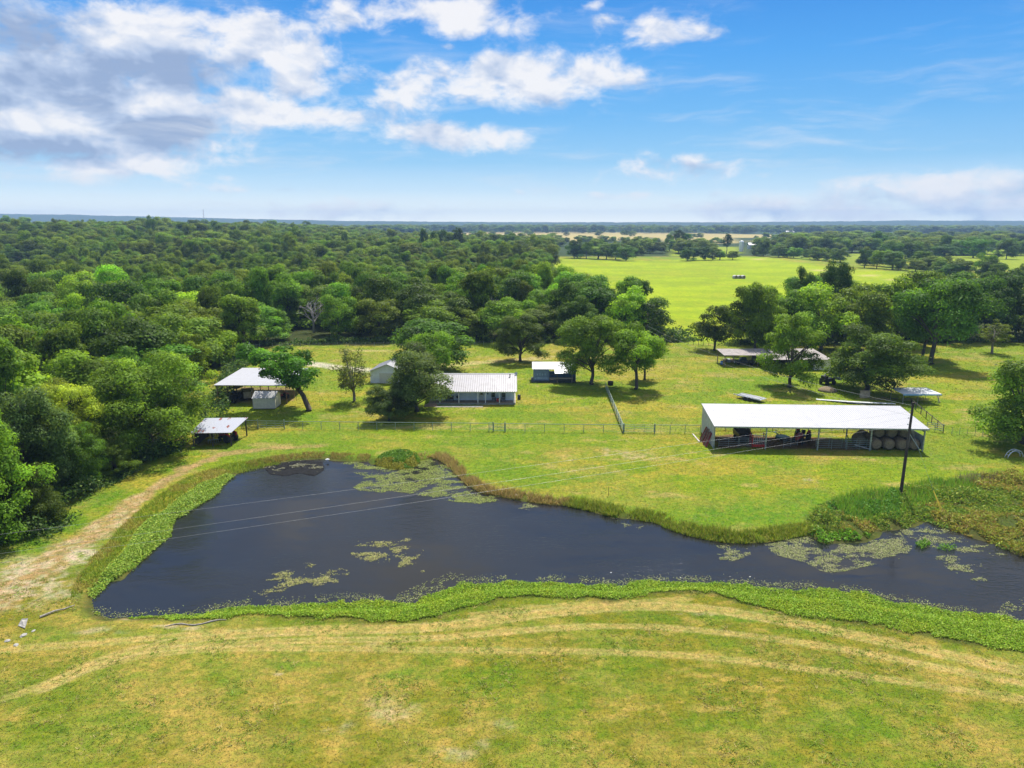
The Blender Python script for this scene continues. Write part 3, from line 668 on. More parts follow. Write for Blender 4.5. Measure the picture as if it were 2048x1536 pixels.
# red cattle chute
o = empty('cattle_chute', barn_pt(6.9, 1.2), BARN_A, 'red steel cattle chute with white bars at the barn front', 'cattle chute')
b = MB()
for x in (-1.0, 1.0):
    for y in (-.5, .9): b.box(x-.06, y-.06, 0, x+.06, y+.06, 2.0)
for z in (.35, .75, 1.15, 1.55, 1.95): b.beam((-1, .9, z), (1, .9, z), .07); b.beam((-1, -.5, z), (-1, .9, z), .07); b.beam((1, -.5, z), (1, .9, z), .07)
b.box(-1.0, -.55, .15, 1.0, -.48, .55).build('frame', M_RED, o)
b = MB()
for i in range(7): x = -.85+i*.28; b.tube([(x, -.5, .55), (x, -.5, 1.95)], .025, 6)
b.beam((-1, -.5, 1.95), (1, -.5, 1.95), .06); b.beam((-1, -.5, 1.2), (1, -.5, 1.2), .06); b.build('head_gate', M_WHITE, o)
# boards and pipes leaning on the outside wall
rr = random.Random(3)
for i in range(7):
    y = .6+i*.55
    tag(MB().beam(barn_pt(-.95-rr.random()*.3, y)+Vector((0, 0, .05)), barn_pt(-.16, y+.5)+Vector((0, 0, 1.9+rr.random()*.5)), .28, .05, up=(0, 1, 0)).build('leaning_board', M_WOOD if i % 2 else M_DKRED), ('reddish' if i % 2 == 0 else 'weathered')+f' board leaning on the barn left wall, {("nearest the front post","second from the front","third from the front","fourth from the front","fifth from the front","next to last","closest to the fence")[i]}', 'board', 'boards leaning on the barn wall')
p = at(1385, 868); q = at(1399, 884)
tag(MB().beam((p.x, p.y, .06), (q.x, q.y, .06), .22, .06).build('plank', M_CONC), 'long pale plank lying in the grass left of the barn', 'plank')
tag(MB().beam(barn_pt(23.3, .4)+Vector((0, 0, .1)), barn_pt(21.0, .75)+Vector((0, 0, .7)), .22, .08).build('plank', M_CONC), 'pale plank propped in front of the round bales', 'plank')
tag(MB().tube([barn_pt(8.7, 1.6), barn_pt(9.0, 4.0)], .06).build('pipe_post', M_WOOD), 'brown pole lying on the barn dirt floor', 'pole')

# ---- the house
HO = at(858, 809)
house = empty('house', HO, 0, 'long pale blue-grey house with a white metal roof and a front porch', 'house')
hx = at(1030.5, 809).x-HO.x; HW = hx; ez, rz_, hd = 2.62, 4.55, 6.3
MB().rib_sheet((-.3, -.45, ez-.06), (HW+.35, -.45, ez-.06), (HW+.35, hd, rz_), (-.3, hd, rz_), 40, .07, .04, .28).build('roof', M_ROOFH, house)
rf = MB().rib_sheet((HW+.35, 2*hd+.4, ez-.06), (-.3, 2*hd+.4, ez-.06), (-.3, hd+.03, rz_), (HW+.35, hd+.03, rz_), 40, .07, .04, .28).build('roof', M_ROOFH, house)
MB().box(-.3, hd-.16, rz_+.0, HW+.35, hd+.18, rz_+.06).build('ridge_cap', M_WHITE, house)
e = MB().lathe([(.10, 0), (.10, .55)], (0, 0, 0), 12).lathe([(.16, .55), (.17, .62), (.05, .72)], (0, 0, 0), 12).build('vent_pipe', M_BLACK, house); e.location = (HW-1.0, hd-1.2, rz_-.45)
PY = 1.9                                                    # porch depth
b = MB(); b.box(.1, PY, .3, HW-.1, 2*hd, ez-.1)
for x in (.1, HW-.1): b.slab([(x, 0.2, ez-.06), (x, 2*hd, ez-.1), (x, hd, rz_-.08)], .1, (1 if x < 1 else -1, 0, 0))
for i in range(12):
    z = .42+i*.19; b.add([(.1, PY-.012, z), (HW-.1, PY-.012, z), (HW-.1, PY-.002, z+.16), (.1, PY-.002, z+.16)], [(0, 1, 2, 3)])
b.build('wall', M_SIDING, house)
MB().box(-.05, -.05, .0, HW+.05, 2*hd+.1, .3).build('foundation', M_CONC, house)
MB().box(0, -.2, .302, HW, PY-.02, .36).build('porch_floor', M_WOOD, house)
MB().box(0, -.32, ez-.28, HW, -.2, ez-.1).build('porch_beam', M_WHITE, house)
for pxx in (880, 918, 956, 971, 999, 1027.6):
    x = at(pxx, 809).x-HO.x; MB().box(x-.09, -.18, .36, x+.09, 0.0, ez-.28).build('porch_post', M_WHITE, house)
def window(par, x0, x1, z0, z1, y, frame=M_WHITE, face=-1):
    f = MB(); tf = .07
    for (a, c, d, g) in ((x0-tf, z0-tf, x1+tf, z0), (x0-tf, z1, x1+tf, z1+tf), (x0-tf, z0, x0, z1), (x1, z0, x1+tf, z1), (x0, (z0+z1)/2-.025, x1, (z0+z1)/2+.025)):
        f.box(a, y-.06, c, d, y+.03, g)
    o = f.build('window', frame, par); MB().box(x0, y-.025, z0, x1, y+.02, z1).build('pane', M_GLASS, o); return o
def hxx(p): return at(p, 809).x-HO.x
window(house, hxx(897), hxx(905.5), 1.55, 2.2, PY); window(house, hxx(961), hxx(968), 1.5, 2.25, PY)
for c in (986, 1007): window(house, hxx(c-3.6), hxx(c+3.6), .95, 2.2, PY)
window(house, 1.5, 2.6, 1.2, 2.2, PY)
dr = MB().box(hxx(957)+.05, PY-.08, .36, hxx(957)+1.0, PY+.02, 2.4).build('door', M_WHITE, house)
MB().box(hxx(957)+.25, PY-.10, 1.45, hxx(957)+.8, PY-.07, 2.15).build('pane', M_GLASS, dr)
MB().lathe([(.03, -.16), (.03, -.08)], (hxx(957)+.92, PY, 1.3), 8, 'y').build('handle', M_BLACK, dr)
MB().box(hxx(974), PY-.06, 1.5, hxx(974)+.2, PY-.02, 2.2).build('porch_lamp', M_BLACK, house)
sd = MB().lathe([(.02, .06), (.28, .0), (.30, -.02), (.02, .03)], n=18, axis='y').tube([(0, .05, 0), (.02, .45, -.45)], .03, 6).build('satellite_dish', M_WHITE, house); sd.location = (HW+.15, hd-.5, rz_+.15)
MB().lathe([(.3, 0), (.32, .1), (.32, .8), (.25, .95), (.05, 1.0)], (HW+.75, 3.9, 0), 14).build('gas_tank', M_BLACK, house)
# porch furniture
def rocking_chair(p, rz, lb):
    o = empty('rocking_chair', p, rz, lb, 'rocking chair', 'rocking chairs on the porch'); m_ = mat("dark_green_grey_wood", (.07,.085,.07), .7)
    MB().box(-.3, -.28, .40, .3, .26, .45).build('seat', m_, o)
    b = MB()
    for i in range(6): x = -.25+i*.1; b.beam((x, .24, .45), (x, .42, 1.15), .05, .02)
    b.box(-.3, .38, 1.1, .3, .44, 1.2); b.build('backrest', m_, o)
    for sx in (-.32, .32):
        MB().box(sx-.04, -.32, .66, sx+.04, .34, .70).build('armrest', m_, o)
        MB().tube([(sx, -.5, .10), (sx, -.25, .03), (sx, .1, .03), (sx, .5, .14)], .03, 6).beam((sx, -.26, .05), (sx, -.26, .66), .05).beam((sx, .24, .05), (sx, .24, .66), .05).build('rocker', m_, o)
pf = lambda u, v: HO+Vector((u, v, .361))
rocking_chair(pf(hxx(987.5), 1.05), .15, 'dark rocking chair on the porch, left of the red drum table')
rocking_chair(pf(hxx(1006.5), 1.05), -.15, 'dark rocking chair on the porch, right of the red drum table')
tag(MB().lathe([(.28, 0), (.32, .05), (.32, .5), (.36, .52), (.36, .58), (.05, .59)], tuple(pf(hxx(996), .9)), 16).build('drum_table', M_RED), 'red drum table between two rocking chairs on the porch', 'table')
o = empty('bench', pf(hxx(899), 1.2), 0, 'dark wooden bench on the porch under the small window', 'bench')
MB().box(-.7, -.25, .40, .7, .25, .46).build('seat', M_DARKWOOD, o); MB().box(-.7, .2, .5, .7, .26, .95).build('backrest', M_DARKWOOD, o)
for sx in (-.62, .62): MB().box(sx-.04, -.22, 0, sx+.04, .22, .40).build('leg', M_DARKWOOD, o)
o = empty('barbecue_grill', pf(hxx(915), 1.1), 0, 'black barbecue grill on the porch left of a white post', 'grill')
MB().lathe([(.1, .6), (.3, .72), (.34, .85), (.3, 1.0), (.1, 1.1)], n=14).build('lid', M_BLACK, o, True)
for a in range(3): MB().tube([(.2*math.cos(a*2.1), .2*math.sin(a*2.1), .68), (.3*math.cos(a*2.1), .3*math.sin(a*2.1), 0)], .025, 6).build('leg', M_BLACK, o)
p = at(864, 811); tag(MB().box(p.x-1.3, p.y-1.1, 0, p.x+1.0, p.y+.5, .16).box(p.x-.9, p.y-.6, .163, p.x+.8, p.y+.5, .29).build('brick_steps', M_BRICK), 'low tan brick steps at the left end of the porch', 'steps')
p, q = at(870, 813.6), at(966, 813.6); tag(MB().box(p.x, p.y-.4, 0, q.x, p.y+.5, .07).build('concrete_walk', M_CONC), None, None, None, 'structure')
# ---- garage behind the tree
GO = at(741, 766); GY_ = GO.y
o = empty('garage', GO, R(-6), 'grey gabled garage half hidden behind the big yard tree', 'garage')
b = MB(); b.box(0, 0, 0, 7.5, 8, 2.6); b.slab([(0, 0, 2.6), (7.5, 0, 2.6), (3.75, 0, 4.1)], .1, (0, 1, 0)); b.slab([(0, 8, 2.6), (7.5, 8, 2.6), (3.75, 8, 4.1)], .1, (0, -1, 0)); b.build('wall', M_SIDING, o)
MB().rib_sheet((-.4, 8.4, 2.50), (-.4, -.4, 2.50), (3.75, -.4, 4.2), (3.75, 8.4, 4.2), 20, .03, .05).build('roof', M_ROOFW, o)
MB().rib_sheet((7.9, -.4, 2.50), (7.9, 8.4, 2.50), (3.78, 8.4, 4.2), (3.78, -.4, 4.2), 20, .03, .05).build('roof', M_ROOFW, o)
MB().box(2.0, -.08, 0, 5.5, 0.02, 2.2).build('garage_door', M_WHITE, o)

# ---- white open carport
CO = at(437, 807); CE = at(577, 805)
ca_ = math.atan2(CE.y-CO.y, CE.x-CO.x); cl = (CE-CO).length; cdp = 13.0
carport = empty('carport', CO, R(-1), 'open carport with a wide white metal roof on thin brown posts', 'carport')
czf, czb = 3.65, 4.1
MB().rib_sheet((-.4, -.5, czf), (cl+.5, -.5, czf), (cl+.5, cdp+.5, czb), (-.4, cdp+.5, czb), 40, .028, .03, .22).build('roof', M_ROOFW, carport)
m_post = mat("brown_steel", (.20,.11,.07), .6, .2, .3, 4)
for i in range(4):
    for x in (0, cl):
        y = cdp*i/3; MB().box(x-.06, y-.06, 0, x+.06, y+.06, czf+(czb-czf)*y/cdp-.12).build('post', m_post, carport)
    MB().box(cl*.5-.06, cdp*i/3-.06, 0, cl*.5+.06, cdp*i/3+.06, czf+(czb-czf)*i/3-.12).build('post', m_post, carport)
    MB().beam((-.3, cdp*i/3, czf+(czb-czf)*i/3-.12), (cl+.3, cdp*i/3, czf+(czb-czf)*i/3-.12), .08, .16).build('rafter', m_post, carport)
MB().beam((0, .1, 1.95), (0, cdp-.1, 1.95), .07, .14).build('side_rail', m_post, carport)
tag(tractor('utility_vehicle', at(473, 803), 2.9, M_BLACK, 1.15, M_BLACK, M_GREYMETAL), 'black open utility vehicle with a canopy under the white carport', 'utility vehicle')
o = empty('cargo_trailer', at(497, 797), .3, 'tan cargo trailer parked under the carport beside the cream shed', 'trailer')
MB().box(-1.3, -1.8, .45, 1.0, 1.8, 1.7).build('body', M_TAN, o, bevel=.05)
for sx in (-1.42, 1.1): wheel(o, sx, 0, .34, .2, M_GREYMETAL)
MB().beam((-.15, -1.8, .5), (-.15, -2.8, .45), .1).build('hitch', M_BLACK, o)
tag(tractor('riding_mower', at(568, 797), 2.2, M_DKRED, .7), 'small dark red riding mower under the right edge of the carport', 'mower')
# cream portable shed in front of the carport
SO = at(507, 818.5)
o = empty('garden_shed', SO, R(1), 'small cream garden shed in front of the white carport', 'shed')
sw = 43*mpp(SO); sdp = 3.6
b = MB(); b.box(0, 0, .12, sw, sdp, 2.15); b.slab([(0, 0, 2.15), (0, sdp, 2.15), (0, sdp/2, 2.9)], .05, (1, 0, 0)); b.slab([(sw, 0, 2.15), (sw, sdp, 2.15), (sw, sdp/2, 2.9)], .05, (-1, 0, 0))
for i in range(20): x = sw*i/20; b.box(x+.01, -.012, .14, x+.03, 0.004, 2.14)
b.build('wall', M_CREAM, o)
MB().box(-.03, -.03, 0, sw+.03, sdp+.03, .118).build('skid', M_DARKWOOD, o)
MB().rib_sheet((-.15, -.2, 2.06), (sw+.15, -.2, 2.06), (sw+.15, sdp/2, 2.98), (-.15, sdp/2, 2.98), 10, .02, .04).build('roof', M_ROOFG, o)
MB().rib_sheet((sw+.15, sdp+.2, 2.06), (-.15, sdp+.2, 2.06), (-.15, sdp/2+.02, 2.98), (sw+.15, sdp/2+.02, 2.98), 10, .02, .04).build('roof', M_ROOFG, o)
b = MB()
for x in (0, sw): b.box(x-.05, -.03, .12, x+.05, -.014, 2.15); b.box(x-.02 if x else -.05, -.03, .12, x+.05 if x else .02, .06, 2.15)
b.box(0.06, -.03, 2.02, sw-.06, -.014, 2.14); b.build('corner_trim', M_WHITE, o)
dd = MB().box(sw+.0, 1.0, .15, sw+.05, 2.6, 2.0).build('door', M_WHITE, o); MB().box(sw+.05, 1.78, .3, sw+.06, 1.82, 1.9).build('handle', M_BLACK, dd)

# ---- rusty lean-to by the pond
LO = at(388, 893.5); LE = at(456.5, 897)
o = empty('lean_to_shed', LO, R(3), 'open lean-to with a patched rusty metal roof beside the pond track', 'shed')
lw = (LE-LO).length; ld = 5.2; lz0, lz1 = 2.25, 2.95
MB().rib_sheet((-.3, -.4, lz0), (lw+.25, -.4, lz0), (lw+1.0, ld+.4, lz1), (-.1, ld+.4, lz1), 16, .025, .03, .25).build('roof', M_RUST, o)
for (x, y) in ((0, 0), (lw*.5, .1), (lw, 0), (lw+.7, ld), (lw*.55, ld), (.2, ld)): MB().tube([(x, y, 0), (x, y, lz0+(lz1-lz0)*y/ld-.06)], [.11, .09], 8).build('post', M_DARKWOOD, o)
MB().beam((0, 0, lz0-.12), (lw, 0, lz0-.12), .1, .16).beam((.2, ld, lz1-.14), (lw+.7, ld, lz1-.14), .1, .16).build('beam', M_DARKWOOD, o)
b = MB()
for i in range(10): b.box(.1+.02*(i % 2), .2+i*.5, 0, .16, .2+i*.5+.46, 2.0)
for i in range(7): b.box(.3+i*.3, ld-.05, 0, .3+i*.3+.26, ld-.01, 2.2)
b.build('plank_wall', M_DARKWOOD, o)
tag(tractor('red_tractor', local(o, 4.3, 2.6, 0), R(60), M_RED, .95, None, M_RED), 'red old tractor parked under the rusty lean-to', 'tractor')
d_ = empty('disc_harrow', local(o, 2.3, 1.7, 0), .3, 'grey disc harrow in the shade under the rusty lean-to', 'farm implement')
MB().beam((-.8, 0, .55), (.8, 0, .55), .1).beam((0, 0, .55), (0, 1.4, .6), .1).build('frame', M_STEEL, d_)
for i in range(6): MB().lathe([(.02, -.03), (.30, .03), (.31, .04), (.02, 0)], (-.75+i*.3, 0, .31), 16, 'x').build('disc', M_GREYMETAL, d_)

# ---- blue-grey shed with a porch
BO = at(1066, 765.5)
o = empty('porch_shed', BO, R(-1.0), 'blue-grey shed with an open porch beside the big dark yard tree', 'shed')
bw = 86*mpp(BO); u = bw/100
MB().rib_sheet((-.2, .9, 2.75), (bw+.1, .9, 2.75), (bw+.1, 4.9, 3.6), (-.2, 4.9, 3.6), 20, .03, .03).build('roof', M_ROOFG, o)
MB().rib_sheet((bw*.50, -.6, 2.15), (bw*.94, -.6, 2.15), (bw*.94, .88, 2.70), (bw*.50, .88, 2.70), 9, .03, .03).build('porch_roof', M_ROOFG, o)
MB().box(.1, 1.1, .25, bw*.38, 4.6, 2.72).box(bw*.38, 4.5, .25, bw, 4.6, 1.6).box(bw*.38, 4.5, 2.3, bw, 4.6, 3.3).box(bw-.1, 1.1, .25, bw, 4.5, 2.7).build('wall', M_BLUESIDE, o)
MB().box(-.35, 0.0, 0, bw, 4.65, .24).build('floor_deck', mat("dark_green_deck", (.03,.045,.035), .8), o)
MB().box(.3, 1.04, .5, bw*.36, 1.098, 1.0).build('lower_panel', mat("pale_blue_panel", (.24,.33,.42), .6), o)
for i in range(4): MB().box(bw*(.09+.06*i), 1.05, 1.35, bw*(.115+.06*i), 1.098, 1.75+.1*(i % 2)).build('shutter', mat("pale_blue_panel", (.3,.4,.5), .6), o)
for fx in (.56, .9): MB().box(bw*fx-.08, -.4, 0, bw*fx+.08, -.24, 2.16).build('post', M_WOOD, o)
MB().beam((bw*.4, -.3, .75), (bw*.92, -.3, .75), .08).beam((bw*.4, 1.0, 1.5), (bw*.6, -.3, 1.9), .06).build('rail', M_WOOD, o)
w_ = empty('barrel_fire_pit', at(1221, 770), 0, 'black low fire drum on the grass right of the dark tree', 'fire pit')
MB().lathe([(.55, 0), (.6, .1), (.6, .75), (.55, .8), (.5, .75), (.45, .3)], n=18).build('drum', M_BLACK, w_)

# ---- right-hand equipment shed with a lean-to
EO = at(1449, 733)
o = empty('equipment_shed', EO, R(0), 'long brown-roofed equipment shed behind a bright tree, with a cream end wall', 'shed')
mp_ = mpp(EO)
x1, x2, x3 = 66*mp_, 92*mp_, 194*mp_
f2 = at(1540, 739).y-EO.y; dB = 7.0
MB().rib_sheet((-.4, -.3, 2.75), (x1+.2, -.3, 2.75), (x1+.2, 6.4, 3.15), (-.4, 6.4, 3.15), 16, .03, .03).build('roof', M_TANROOF, o)
MB().rib_sheet((x1+.25, -4.8, 2.55), (x3+.3, -4.8, 2.55), (x3+.3, 6.4, 3.2), (x1+.25, 6.4, 3.2), 26, .03, .03).build('roof', M_TANROOF, o)
for (x, y) in ((0, 0), (x1*.5, 5.9), (x1, 0), (0, 5.9), (x1+.4, -4.5), (x1+6.5, -4.5)): MB().box(x-.09, y-.09, 0, x+.09, y+.09, 2.65).build('post', M_WOOD, o)
b = MB(); b.box(x3-3.6, -4.5, .1, x3+.1, 2.0, 2.5)
for i in range(12): b.box(x3-3.6+i*.3, -4.52, .12, x3-3.57+i*.3, -4.498, 2.48)
b.build('wall', M_CREAM, o)
MB().box(x3+.11, -4.55, .1, x3+.2, -4.4, 2.52).box(x3-3.7, -4.55, 2.5, x3+.2, -4.42, 2.56).build('corner_trim', mat("green_trim", (.03,.10,.05), .5), o)
MB().box(x1+.4, 5.6, 0, x3-3.7, 5.7, 2.9).build('wall', M_TANROOF, o)
def pickup(loc, rz, paint, lb):
    o = empty('pickup_truck', loc, rz, lb, 'pickup truck')
    MB().box(-.9, -2.4, .45, .9, 2.4, 1.0).build('body', paint, o, bevel=.08)
    MB().slab([(-.85, -.3, 1.0), (.85, -.3, 1.0), (.85, 1.3, 1.0), (-.85, 1.3, 1.0)], .02).add([(-.85, -.4, 1.0), (.85, -.4, 1.0), (.85, 1.45, 1.0), (-.85, 1.45, 1.0), (-.7, -.2, 1.75), (.7, -.2, 1.75), (.7, .85, 1.75), (-.7, .85, 1.75)], [(4, 5, 6, 7), (0, 1, 5, 4), (1, 2, 6, 5), (2, 3, 7, 6), (3, 0, 4, 7)]).build('cab', paint, o)
    MB().add([(-.72, 1.34, 1.1), (.72, 1.34, 1.1), (.62, .94, 1.66), (-.62, .94, 1.66)], [(0, 1, 2, 3)]).add([(.83, 0, 1.1), (.83, 1.2, 1.1), (.73, .8, 1.66), (.73, 0, 1.66)], [(0, 1, 2, 3)]).add([(-.83, 0, 1.1), (-.83, 1.2, 1.1), (-.73, .8, 1.66), (-.73, 0, 1.66)], [(0, 1, 2, 3)]).build('window', M_GLASS, o)
    for sx in (-1, 1):
        for y in (-1.5, 1.5): wheel(o, sx*.82, y, .38, .24, M_GREYMETAL)
        MB().box(sx*.6-.15, 2.38, .7, sx*.6+.15, 2.43, .88).build('headlight', M_WHITE, o)
    MB().box(-.9, 2.36, .42, .9, 2.5, .58).build('bumper', M_GREYMETAL, o)
pickup(local(o, x1*.72, 2.6, 0), R(78), M_NAVY, 'dark blue pickup truck under the brown-roofed equipment shed')
tag(tractor('black_tractor', local(o, x1+3.0, .6, 0), R(150), M_BLACK, 1.1, M_BLACK, M_STEEL), 'black tractor inside the equipment shed right of the pickup', 'tractor')
bb = empty('plastic_barrel', at(1443, 729), 0, 'blue plastic barrel at the left end of the equipment shed', 'barrel')
MB().lathe([(.26, 0), (.3, .05), (.3, .4), (.32, .45), (.3, .5), (.3, .85), (.26, .9), (.05, .91)], n=18).build('drum', M_BLUE, bb, True)
rr = random.Random(9)
for k, (cx, lb) in enumerate(((1450, 'rusty brown crate beside the blue barrel'), (1456, 'grey steel box under the left of the equipment shed'), (1464, 'brown wooden crate under the left of the equipment shed'))):
    p = at(cx, 724); tag(MB().box(p.x-.5, p.y-.4, 0, p.x+.5, p.y+.4, .7).box(p.x-.55, p.y-.45, .7, p.x+.55, p.y+.45, .76).build('crate', (M_WOOD, M_GREYMETAL, M_BRICK)[k]), lb, 'crate')

# ---- small blue shelter
ZO = at(1804, 808)
o = empty('shade_shelter', ZO, 0, 'small open shelter with a pale blue roof in the right pasture', 'shelter')
zw = 73*mpp(ZO)
MB().rib_sheet((-.15, -.3, 1.95), (zw+.2, -.3, 1.95), (zw-.5, 3.6, 2.35), (-.7, 3.6, 2.35), 10, .02, .04).build('roof', M_BLUEROOF, o)
MB().box(-.16, -.36, 1.72, zw+.2, -.32, 1.97).build('fascia', M_BLUETRIM, o)
for (x, y) in ((.1, 0), (zw*.42, 0), (zw-.1, 0), (-.4, 3.4), (zw-.6, 3.4)): MB().tube([(x, y, 0), (x, y, 2.0+.1*y)], .05, 8).build('post', M_STEEL, o)
MB().beam((.3, .8, .8), (zw*.8, .8, .8), .3, .06).beam((.3, 1.2, .45), (zw*.8, 1.2, .45), .3, .06).beam((-3.2, 3.4, 1.9), (-.4, 3.4, 1.9), .08).build('rail', M_WOOD, o)
tag(MB().tube([at(1880, 806)+Vector((0, 0, .1)), at(1871, 801)+Vector((0, 0, 1.3))], .08).build('leaning_pole', M_WOOD), 'tan pole leaning on the right post of the blue shelter', 'pole')

# ---- utility trailer with boards
TO = at(1502, 800)
o = empty('flatbed_trailer', TO, R(38), 'grey flatbed trailer loaded with pale boards in the pasture', 'trailer')
MB().box(-1.1, -2.6, .55, 1.1, 2.6, .65).beam((0, 2.6, .55), (0, 4.0, .45), .12).build('bed', M_GREYMETAL, o)
for sx in (-1.25, 1.25):
    for y in (-.45, .5): wheel(o, sx, y, .36, .22, M_GREYMETAL)
for i in range(8):
    a = random.Random(i+40).uniform(-.05, .05)
    tag(MB().beam(local(o, -.95+i*.27, -2.5+.2*(i % 3), .70+.03*(i % 2)), local(o, -.95+i*.27+a*5, 2.4+.3*(i % 2), .70+.05*(i % 3)), .17, .09).build('board', (M_BRIGHTSTEEL, M_ROOFG)[i % 2]), f'{("pale","grey")[i%2]} board on the flatbed trailer, {("first","second","third","fourth","fifth","sixth","seventh","last")[i]} from its left side', 'board', 'boards on the flatbed trailer')
# roofing sheets lying behind the barn
rr = random.Random(21)
for i in range(7):
    p = at(1632+i*10, 799+i*1.3); q = at(1718+i*12, 808+i*.6)
    tag(MB().beam(p+Vector((0, 0, .08+.05*i)), q+Vector((0, 0, .10+.05*i)), .8, .03).build('roofing_sheet', M_BRIGHTSTEEL), f'bright metal roofing sheet lying behind the barn, {("lowest and longest","second","third","fourth","fifth","sixth","topmost")[i]} of its pile', 'metal sheet', 'metal sheets lying behind the barn')
# skid loader arm machine beside the dense tree
p = at(1655, 768)
o = empty('loader', p, R(-70), 'black machine with a raised loader arm beside the dense round tree', 'loader')
MB().box(-.8, -1.6, .6, .8, 1.2, 1.3).box(-.5, -1.5, 1.3, .5, -.4, 1.9).build('body', M_BLACK, o, bevel=.05)
for sx in (-.9, .9):
    for y in (-1.0, .8): wheel(o, sx, y, .45, .3, M_STEEL)
MB().tube([(.6, -1.2, 1.6), (.6, .8, 2.5), (.6, 2.2, 2.2), (.6, 2.4, 1.2)], .10, 8).tube([(-.6, -1.2, 1.6), (-.6, .8, 2.5), (-.6, 2.2, 2.2), (-.6, 2.4, 1.2)], .10, 8).build('loader_arm', M_BLACK, o)
MB().box(-.9, 2.2, .8, .9, 2.9, 1.3).build('bucket', M_STEEL, o)
o = empty('hay_heap', at(1655, 782), 0, 'loose yellow hay heap on the ground below the black loader', 'hay heap')
bm_ = MB(); bm_.lathe([(1.9, -.02), (1.7, .35), (1.1, .75), (.4, .95), (.05, 1.0)], n=20); hp = bm_.build('hay', M_HAYEND, o, True)
md = hp.modifiers.new('d', 'DISPLACE'); tx = bpy.data.textures.new('heap', 'CLOUDS'); tx.noise_scale = .5; md.texture = tx; md.strength = .35
p = at(1729, 795); tag(MB().box(p.x-.85, p.y-.3, 0, p.x+.85, p.y+.3, 1.25).box(p.x-.92, p.y-.34, 1.252, p.x+.92, p.y+.34, 1.32).build('feed_bin', M_TAN), 'square tan feed bin at the foot of the dense round tree', 'bin')
rr = random.Random(5)
for i in range(5):
    p = at(1740+i*11, 797+rr.uniform(-2, 3)); q = at(1752+i*11, 803+rr.uniform(-3, 2))
    tag(MB().tube([p+Vector((0, 0, .1)), q+Vector((0, 0, .2+.3*rr.random()))], .07, 6).build('fallen_branch', M_WOOD), f'cut branch on the ground right of the feed bin, {("nearest the bin","second from the bin","third from the bin","fourth from the bin","nearest the blue shelter")[i]}', 'branch', 'cut branches by the feed bin')

# ---- pipe fences and gates
def fence(a, b, n, name, lb, wires=True, rails=(1.35,), h=1.4, r=.045, pm=M_GREENSTEEL):
    """one run of fence from a to b with n bays; posts and rail are its parts"""
    o = empty(name, a, math.atan2(b.y-a.y, b.x-a.x), lb, 'fence'); Lf = (b-a).length
    for i in range(n+1): MB().tube([(Lf*i/n, 0, 0), (Lf*i/n, 0, h)], r*1.15, 6).build('post', pm, o)
    k = MB()
    for z in rails: k.tube([(0, 0, z), (Lf, 0, z)], r, 6)
    k.build('rail', pm, o)
    if wires:
        k = MB()
        for z in (.25, .5, .75, 1.0): k.tube([(0, .03, z), (Lf, .03, z)], .008, 4, False)
        k.build('wire', M_STEEL, o)
    return o
def gate(a, b, lb, rails=5, h=1.35, group=None):
    o = empty('pipe_gate', a, math.atan2(b.y-a.y, b.x-a.x), lb, 'gate'); Lf = (b-a).length
    for x in (0, Lf): MB().tube([(x, 0, 0), (x, 0, 1.6)], .08, 8).build('gate_post', M_GREENSTEEL, o)
    k = MB()
    for i in range(rails): z = .2+(h-.2)*i/(rails-1); k.tube([(.1, 0, z), (Lf-.1, 0, z)], .032, 6)
    for x in (.1, Lf*.33, Lf*.66, Lf-.1): k.tube([(x, 0, .2), (x, 0, h)], .032, 6)
    k.build('gate_frame', M_GREENSTEEL, o); return o
F = lambda x, y: at(x, y)
fence(F(418, 856), F(516, 857), 3, 'pipe_fence', 'pipe fence from the big left tree to the wide yard gate')
gate(F(516, 857.5), F(569, 858), 'wide pipe gate at the left end of the yard fence', 4)
fence(F(569, 858.5), F(978, 862.5), 11, 'pipe_fence', 'long pipe fence along the pond side of the house yard')
fence(F(978, 862.7), F(986.5, 862.9), 1, 'corner_brace', 'short ladder-like fence brace left of the small yard gate', False, (.3, .6, .9, 1.2, 1.45), 1.5)
gate(F(986.5, 863), F(1010, 863.3), 'narrow walk gate in front of the house', 3)
fence(F(1011, 863.4), F(1246, 865.6), 6, 'pipe_fence', 'pipe fence from the walk gate to the cross fence corner')
gate(F(1247.5, 865.8), F(1309, 866), 'five-rail pipe gate at the cross fence corner', 5)
fence(F(1310, 866), F(1400, 866.5), 3, 'pipe_fence', 'pipe fence joining the five-rail gate to the barn')
fence(F(1246, 864.5), F(1211, 778), 9, 'cross_fence', 'pipe cross fence running back from the corner to the dark tree', True, (.35, .7, 1.05, 1.35))
fence(F(1853, 861), F(1886, 866), 2, 'pipe_fence', 'short pipe fence stub at the right end of the barn', False, (.4, .75, 1.1, 1.4), 1.45)
fence(F(1886, 866), F(1822, 812), 6, 'pasture_fence', 'dark post fence running back past the right end of the barn', True, (1.2,), 1.35, .06, M_DARKWOOD)
fence(F(1903, 869), F(2060, 876), 10, 'wire_fence', 'thin wire fence from the barn toward the right edge tree', True, (), 1.25, .03, M_STEEL)
fence(F(445, 770), F(484, 712), 6, 'wire_fence', 'wire fence along the wood left of the white carport', True, (1.25,), 1.35, .04, M_STEEL)
fence(F(545, 695), F(985, 690), 24, 'wire_fence', 'faint wire fence along the wood behind the house yard', True, (), 1.25, .04, M_STEEL)
fence(F(1376, 690), F(1480, 692), 10, 'wire_fence', 'wire fence along the near edge of the bright hay field', True, (), 1.3, .05, M_DARKWOOD)
gate(F(500, 700), F(520, 698.5), 'weathered gate in the trees at the end of the white drive', 4)
